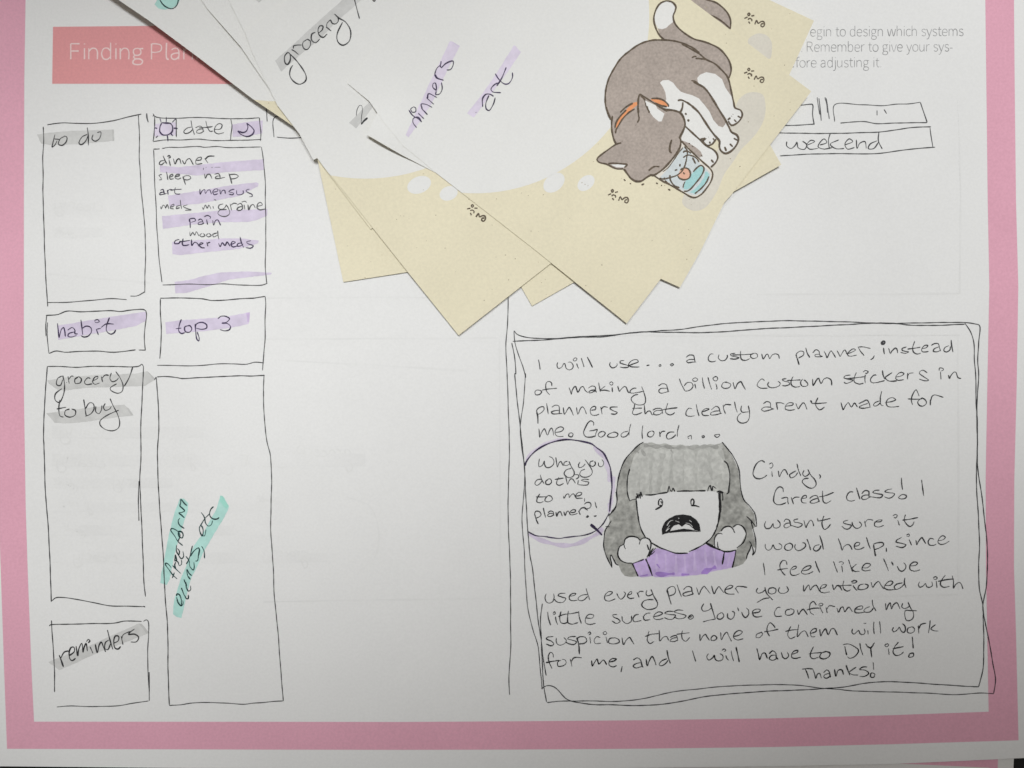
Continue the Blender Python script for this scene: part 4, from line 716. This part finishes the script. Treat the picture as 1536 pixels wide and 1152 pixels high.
MARK = "200,195 220,178 235,195 220,215 200,195 ; 155,255 200,235 ; 255,220 298,212 ; 205,270 230,255 262,270 262,295 ; 215,300 235,330 ; 305,340 330,285 355,325 395,300 430,300 445,335 425,375 395,365 400,335 430,330"
def sun_mark(x, y, ang, zf, root, name='printed_mark'):
    c, s = math.cos(math.radians(ang)), math.sin(math.radians(ang))
    S = []
    for w, pts in parse(MARK, (0, 0, 9.6)):
        S.append((w, [(x + (px - 31) * c - (py - 28) * s, y + (px - 31) * s + (py - 28) * c) for px, py in pts]))
    return ribbon(name, S, zf, 1.95, 'cat_line', root, 'ink', jitter=0.1, taper=False, step=0.6, wob=0)

z0 = 0
card(0, rect((515, 423), (947, 356), (-112, -533)), 'lowest cream note card of the fan, its plain corner beside the lilac striped list')
card(1, rect((798, 459), (1172, 247), (-268, -473)), 'plain cream note card whose right corner lies on the weekend box')
fr, fz = card(2, [(105, -54), (175, -2), (225, 32), (300, 88), (377, 147), (432, 184), (540, 262), (652, 337), (905, -22), (440, -360)],
     'leftmost note card of the fan, with a mint highlighted letter loop, covering the rose banner',
     circle=ellipse(417, -118, 270, 270, n=90), specks=12)
M1 = (180, 0, 7.68)
fill('highlighter_mark', poly("440,-30 700,-30 676,30 655,62 600,95 520,112 440,95 398,50", M1), fz, 'mint', fr, 'mark', step=6, rough=0.5)
ribbon('handwriting', parse("430,-40 460,0 500,55 560,93 610,98 655,60 672,0 670,-40", M1), fz, 2.0, 'teal_ink', fr)
card(3, [(262, -60), (310, 12), (361, 70), (420, 157), (486, 252), (556, 344), (910, 80), (620, -320)],
     'note card showing only its blank white left edge beside the card reading grocery', circle=ellipse(490, -60, 288, 288, n=90), specks=6)
mr, mz = card(4, [(325, -40), (343, 0), (367, 49), (470, 240), (840, 60), (650, -300)],
     'white note card under the grocery card with a grey marker stub at its top', circle=ellipse(560, -60, 330, 330, n=90), specks=0)
fill('highlighter_mark', poly("378,-8 398,-8 394,-1 388.5,4 383,-1"), mz, 'grey_mark', mr, 'mark', step=5)

br, bz = card(5, [(367, 47), (379, 80), (394, 112), (416, 158), (450, 202), (486, 251), (522, 295), (556, 338), (610, 406), (688, 503), (1040, 228), (700, -200)],
     'note card with the words grocery and 2 on grey marker strips',
     circle=ellipse(548, 5, 268, 263, n=100), dots=(ellipse(628.7, 277.3, 18.5, 12.5, -22), ellipse(673, 290, 14, 10.5, -22)), specks=40)
G1 = (300, 0, 7.68); G2 = (480, 0, 7.68); G3 = (500, 120, 7.68)
mark((0, 0, 1), "412.5,91 445,62 484,26 510,3 522,-8 550,-8 533,8 505,32 480,58 448,84 421.7,107.3", 'grey_mark', br, zf=bz)
mark(G3, "180,492 300,375 425,238 470,285 375,420 262,560", 'grey_mark', br, zf=bz)
ribbon('handwriting', parse("w1.15:1010,600 975,650 985,730 1010,740 1040,690 1035,620 1010,600 ; 1035,620 1130,720 1220,870 1215,930 1150,970 1080,940 1035,870 1045,790 1070,750 ; 1055,570 1090,590 1135,630 ; 1075,560 1080,530 1120,520 1175,518 ; 1230,455 1185,490 1190,550 1225,572 1265,535 1270,475 1230,450 ; 1330,370 1290,390 1285,460 1330,490 1380,450 ; 1370,380 1410,340 1415,300 1380,300 1360,350 1380,410 1420,430 1465,390", G1)
       + parse("70,310 130,358 ; 75,310 80,270 120,225 ; 120,225 140,265 175,275 210,240 205,195 ; 165,160 220,210 290,250 345,330 355,400 330,480 260,520 205,480 195,400 260,255 ; 390,-30 425,100 455,215 ; 600,-5 625,12 640,-5", G2), bz, 1.8, 'ink', br)
ribbon('handwriting', parse("w0.7:265,415 275,340 305,292 325,295 335,340 325,430 320,510 ; w1.6:320,512 350,475 395,435", G3), bz, 1.5, 'ink', br)
sun_mark(714.8, 318, 13, bz, br)

hr, hz = card(6, [(550, 202), (600, 231), (653, 259), (800, 330), (993, 419), (1020, 431), (1050, 378), (1089, 299), (1184, 112), (1221, 31), (1150, -2), (746, -200)],
     'note card just under the top one, showing only a grey cat tail tip',
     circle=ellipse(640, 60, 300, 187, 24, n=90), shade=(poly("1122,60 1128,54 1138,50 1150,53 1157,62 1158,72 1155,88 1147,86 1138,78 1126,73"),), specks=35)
tail = fill('cat_tail_drawing', poly("640,-80 800,-20 960,0 1100,30 1200,100 1280,200 1308,310 1300,420 1200,360 1040,240 880,125 700,0", (960, 0, 9.6)), hz, 'fur', hr, 'print', step=6)
ribbon('outline', parse("w1.0:940,-10 1080,30 1180,100 1270,200 1306,300 1300,420 ; 1300,415 1200,320 1110,262 1040,232 900,190 700,60", (960, 0, 9.6)), hz, 2.75, 'cat_line', tail, 'ink', jitter=0.12)
sun_mark(1131.5, 29, 0, hz, hr)

ar, az = card(7, [(521, 125), (554, 152), (576, 184), (605, 219), (653, 258.5), (700, 295), (800, 373), (940, 485), (1035, 361), (1098, 291), (1217, 137), (1184, 112.5), (1096, 45), (1036, 0), (800, -225)],
     'top note card, reading dinners and art, with a grey cat drinking from a glass',
     circle=ellipse(713, 23, 261, 267, n=110), dots=(ellipse(831, 274, 18, 12.5, -40), ellipse(879, 274.5, 14.5, 10, -40)),
     shade=(poly("1060,250 1078,222 1100,170 1108,150 1118,141 1131,138 1144,142 1148,155 1147,175 1138,195 1125,211 1112,224 1100,242 1086,262 1076,286 1057,312 1040,316 1024,306 1026,292"),), specks=60)
V1 = (560, 40, 6.4)
mark(V1, "735,138 760,142 832,185 700,440 560,740 420,950 340,1062 310,1040 400,840 560,500", 'lilac_pale', ar, zf=az)
mark(V1, "752,146 765,150 830,184 815,194", 'lilac', ar, level='mark2', zf=az)
mark(V1, "1350,178 1372,190 1418,245 1300,420 1150,620 965,872 900,832 1050,640 1200,420", 'lilac_pale', ar, zf=az)
ribbon('handwriting', parse("415,970 380,920 385,880 430,870 465,915 ; 340,800 375,850 440,890 465,915 ; w0.7:385,770 360,790 375,820 405,815 405,780 385,768 ; 430,830 485,885 ; 460,780 520,845 ; 470,790 460,745 500,745 565,775 ; 510,680 580,745 ; 520,690 530,645 610,680 ; 600,610 570,580 575,545 595,540 605,590 600,620 ; 605,620 600,650 635,645 660,600 655,535 ; w1.3:675,515 610,490 590,455 ; 590,455 610,400 645,365 650,330 ; 650,395 640,370 ; 650,398 700,350 765,330 765,370 740,410 705,415", V1), az, 1.8, 'violet_ink', ar)
ribbon('handwriting', parse("w1.2:1050,770 1050,690 1080,650 1120,648 1155,668 ; 1110,660 1080,740 1085,790 1110,805 1150,750 1170,680 ; 1225,635 1145,625 1130,600 1160,560 1195,540 ; 1170,450 1210,510 1260,550 1300,545 1335,490 1335,440 ; w1.2:1185,570 1230,500 1275,390 ; w1.3:983,823 988,825", V1), az, 1.8, 'violet_ink', ar)
sun_mark(927, 293.5, -2, az, ar)
sun_mark(1131, 112, 3, az, ar)

# the printed cat
CA = (960, 0, 9.6); CB = (890, 50, 9.6); CC = (880, 160, 9.6); CD = (960, 180, 9.6); CE = (1040, 90, 7.68)
def art_fill(name, pg, mat, parent, lift, rough=0.0, step=7):
    o = fill(name, pg, az, mat, parent, 'mark', step=step, dz=lift * MM, rough=rough)
    return o
body = "911.9,169.3 908.8,159 907.7,143.8 909.3,131.3 913.4,117.7 920.2,104.2 930.6,88.5 942,78 956.7,67.7 969.2,62.5 981.7,59.9 995.2,59.9 1007.7,60.9 1020.2,63.5 1035.8,69.8 1049.4,79.2 1059,89 1072.5,95.8 1082.9,105.2 1090.2,113.5 1093.4,121.3 1097.3,138.2"
cat = art_fill('cat_drawing', poly(body + " 1100.5,153.8 1102.5,161.6 1111,165.5 1113.6,172 1110.3,179.8 1103.8,185.7 1097.3,187.7 1092.1,189 1097.3,198 1105.1,203.3 1107.7,209.8 1103.8,218.9 1097.3,225.4 1088.2,230 1081.7,226.7 1078.4,220.2 1079.7,212.4 1073.5,207.6 1067.3,216.5 1061,218 1063,222 1070.4,224.8 1075.6,231 1076.7,236.3 1073.5,243.5 1066.3,250.8 1049.6,237.3 1022.5,210.2 1020.6,209 1010,190 960,180 923.8,216.3 919.6,205.8 917.5,191.3 916.5,179.8"), 'fur_white', ar, 0.0)
art_fill('body_patch', poly(body + " 1100,150 1097.3,144.7 1088.2,131.7 1083,118.6 1072.6,110.8 1059.5,108.2 1050,112 1045.9,117 1047,124 1053,131.7 1062.2,138.2 1070,150 1079,164.2 1088.2,178.6 1088.2,186 1084.3,191 1077.8,189 1070,180 1064.7,168 1057,157.7 1048,147.3 1037.9,142.7 1028.5,140.1 1021.3,137.5 1015,131.3 1009.8,124 1002.5,119.8 994.2,120.3 990,124 994,130 998,138.5 999.4,149 998,153 992,162 945,215 923.8,216.3 919.6,205.8 917.5,191.3 916.5,179.8"), 'fur', cat, 0.012)
art_fill('tail_patch', poly("255,410 320,420 380,400 420,360 485,310 500,330 560,410 660,490 780,560 900,595 1020,635 1130,690 1220,780 1290,890 1315,1000 1290,1100 1265,1140 1180,1010 1080,920 950,855 850,770 720,700 600,630 480,595 350,575 290,510", CA), 'fur', cat, 0.012)
art_fill('tail_tip', poly("255,410 220,330 208,250 240,140 300,55 380,20 460,40 505,100 492,170 475,230 485,310 420,360 380,400 320,420", CA), 'fur_white', cat, 0.012)
art_fill('leg_patch', poly("610,295 700,330 800,390 870,450 900,510 860,545 760,450 650,345", CD), 'fur', cat, 0.012)
collar = art_fill('collar', poly("924,191 924.8,184 930,174.6 939.4,164.2 949.4,154.2 956,152.6 956.5,157 950,162 940,171 934,178 928,188 924,196"), 'collar', cat, 0.024)
fills('collar_front', [poly("830,940 900,935 980,955 1060,1010 1090,1050 1050,1060 980,1045 900,1000 830,960", CB)], az, 'collar', cat, 'mark', step=6, dz=0.024 * MM)
head = art_fill('head_patch', poly("923.8,216.3 911.3,225.6 895.6,239.2 897.7,243.3 909.2,246.5 923.8,253.2 935.2,253.2 938.3,257.9 944.6,266.3 952.9,272 961.3,271.5 970.6,265.2 976.9,262.6 980,263.1 994.6,253.8 1008,238 1018.5,222.5 1021.7,209 1026.9,189.2 1027.4,183 1024.8,175.6 1018.5,168.9 1009.2,165.2 999.8,165 990,158 975,149 963,142 959.3,140.6 957.7,150 956.7,160 957,172 956,180 945,190 930,205"), 'fur', cat, 0.036)
fills('inner_ear', [poly("967.6,150.5 971.7,164.2 980,175.6 988.3,182.4 992.5,181.9 996.7,170.4 986.3,163.1 983.8,158.3"), poly("345,835 450,830 560,842 530,875 430,872", CC)], az, 'fur_white', head, 'mark', step=6, dz=0.048 * MM)
glass = art_fill('glass_drawing', poly("200,800 330,880 480,960 620,1040 740,1110 800,1115 880,1070 960,980 1020,890 1045,800 1040,750 1000,690 900,600 780,490 640,350 600,300 570,400 500,510 400,630 290,730", CD), 'glass_rim', cat, 0.03)
art_fill('glass_inside', poly("290,820 400,705 480,600 560,490 620,390 650,380 700,440 790,545 880,640 960,700 1015,770 1010,860 900,1040 800,1085 740,1080 640,1030 480,940 370,870", CD), 'glass', glass, 0.042)
fills('water', [poly("630,990 640,900 760,760 850,680 895,665 912,700 890,790 820,890 740,970 665,1005", CD), poly("715,1040 780,1000 860,920 925,820 940,740 970,745 998,790 990,850 900,980 800,1065", CD)], az, 'water', glass, 'mark', step=5, dz=0.054 * MM)
art_fill('cat_nose', poly("575,730 600,700 640,688 690,700 725,755 712,825 640,860 575,840 540,800", CD), 'nose', glass, 0.062, step=5)
ribbon('outline', parse("350,190 310,100 280,0 ; 370,130 360,230 365,350 390,470 425,540 ; 500,520 420,545 300,625 160,740 150,765 180,800 290,830 420,890 530,895 ; 310,820 380,815 480,825 580,835 545,880 ; 535,895 580,960 640,1035 720,1075 790,1068 870,1015 930,985 960,990 1060,930 1160,840 1260,720 1340,590 1355,480 1340,450 1380,370 1415,270 1405,190 1360,100 1290,60 1200,45 1130,40 1040,0 ; 735,0 745,100 755,180 730,230 ; w0.8:700,265 704,267 ; w0.8:720,250 724,252 ; w0.9:508,498 512,500 ; 1225,475 1200,560 1200,640 1225,670 ; 890,920 970,865 1050,865 ; 535,1045 560,1070 ; 620,1105 640,1110 ; 790,1125 830,1110 ; 1000,1095 1025,1110 ; 1070,1130 1085,1138 ; 1415,95 1440,115 ; w1.2:1460,180 1468,215 ; w0.9:405,310 430,220 490,130 570,45 ; w0.9:690,30 600,90 520,175 460,270 420,340 415,385", CC)
       + parse("210,1145 180,1050 170,900 185,780 225,650 290,520 390,370 500,270 640,170 760,120 880,95 1010,95 1130,105 1250,130 1400,190 1530,280 ; 650,1145 645,1050 650,930 668,872 ; 668,872 760,930 860,995 960,1065 1060,1125 ; 680,890 740,960 770,1050 810,1145 ; 1050,1110 1130,1110 1200,1125 1270,1145 ; 385,1140 470,1060 570,1005 ; w0.9:835,940 930,940 1010,965 1080,1030 1085,1060 ; w0.9:890,1000 980,1040 1060,1060 ; 1215,970 1260,960 1330,985 1420,1045 1520,1140 ; 1290,990 1280,1080 1250,1145 ; 1410,680 1470,695 1536,755", CB)
       + parse("350,575 270,490 215,370 200,260 230,140 290,50 380,12 460,30 515,90 505,160 480,230 500,330 560,410 660,490 780,560 900,595 1020,635 1130,690 1220,780 1290,890 1315,1000 1290,1100 1265,1145 ; 600,630 720,700 850,770 950,855 1080,920 1180,1010 1250,1090 1280,1145 ; 745,835 780,815 815,815 ; 800,840 870,845 950,858", CA)
       + parse("385,180 410,240 440,370 465,490 480,550 545,580 565,630 540,690 490,735 440,750 400,700 ; 0,250 110,310 170,370 230,460 300,580 370,690 410,770 440,830 500,865 520,910 500,975 440,1045 370,1075 320,1045 300,1000 300,935 240,860 180,780 120,690 60,600 -20,525 ; 465,900 510,925 ; 420,965 455,1000 ; 360,1000 380,1050 ; 510,645 545,665 ; 470,685 495,715 ; 395,690 430,665 ; w0.8:440,650 444,647 ; w0.8:455,628 459,625", CE)
       + parse("650,90 760,190 860,280 960,375 1060,430 1110,490 1120,545 1090,610 1020,680 ; 1025,570 1060,615 ; 870,275 935,270 905,300 940,350 980,368 1040,345 1095,270 ; 1050,260 1065,290 ; 1000,310 1015,340 ; w0.8:955,268 960,270 ; w0.8:985,245 990,247 ; w0.8:700,330 720,345 ; w0.8:750,370 770,385 ; w0.8:880,505 900,525 ; 405,995 440,1012 ; 20,935 60,920", CD),
       az, 2.75, 'cat_line', cat, 'ink', jitter=0.14, step=0.7)
ribbon('glass_outline', parse("w1.15:200,800 330,880 480,960 620,1040 740,1110 800,1115 880,1070 960,980 1020,890 1045,800 1040,750 1000,690 900,600 780,490 640,350 595,300 ; w0.7:330,745 400,690 470,600 540,500 600,420 620,395 ; 765,745 830,680 880,655 915,680 920,720 880,810 800,910 720,1000 680,1025 630,1025 ; w0.8:620,980 630,930 650,885 ; 995,810 960,890 880,985 790,1060 ; 640,380 680,450 670,560 650,650 600,740 520,800 430,830 350,850 280,835 ; 580,720 630,690 690,700 725,760 710,830 640,860 570,840 540,800 ; w1.2:620,755 645,780 ; 430,790 440,870 500,950 570,975 ; 620,540 680,505 760,520 820,560 850,605 ; 620,470 640,450 700,455 735,480 ; 755,540 800,630 ; 360,830 340,860 ; 575,630 575,670 ; w1.2:500,725 540,715 ; 360,870 400,910 430,915", CD), az, 2.35, 'cat_line', glass, 'ink2', jitter=0.14, step=0.6)
ribbon('water_glint', parse("730,900 760,850 ; 780,870 805,815 ; w0.8:700,930 715,910", CD), az, 1.6, 'fur_white', glass, 'ink')
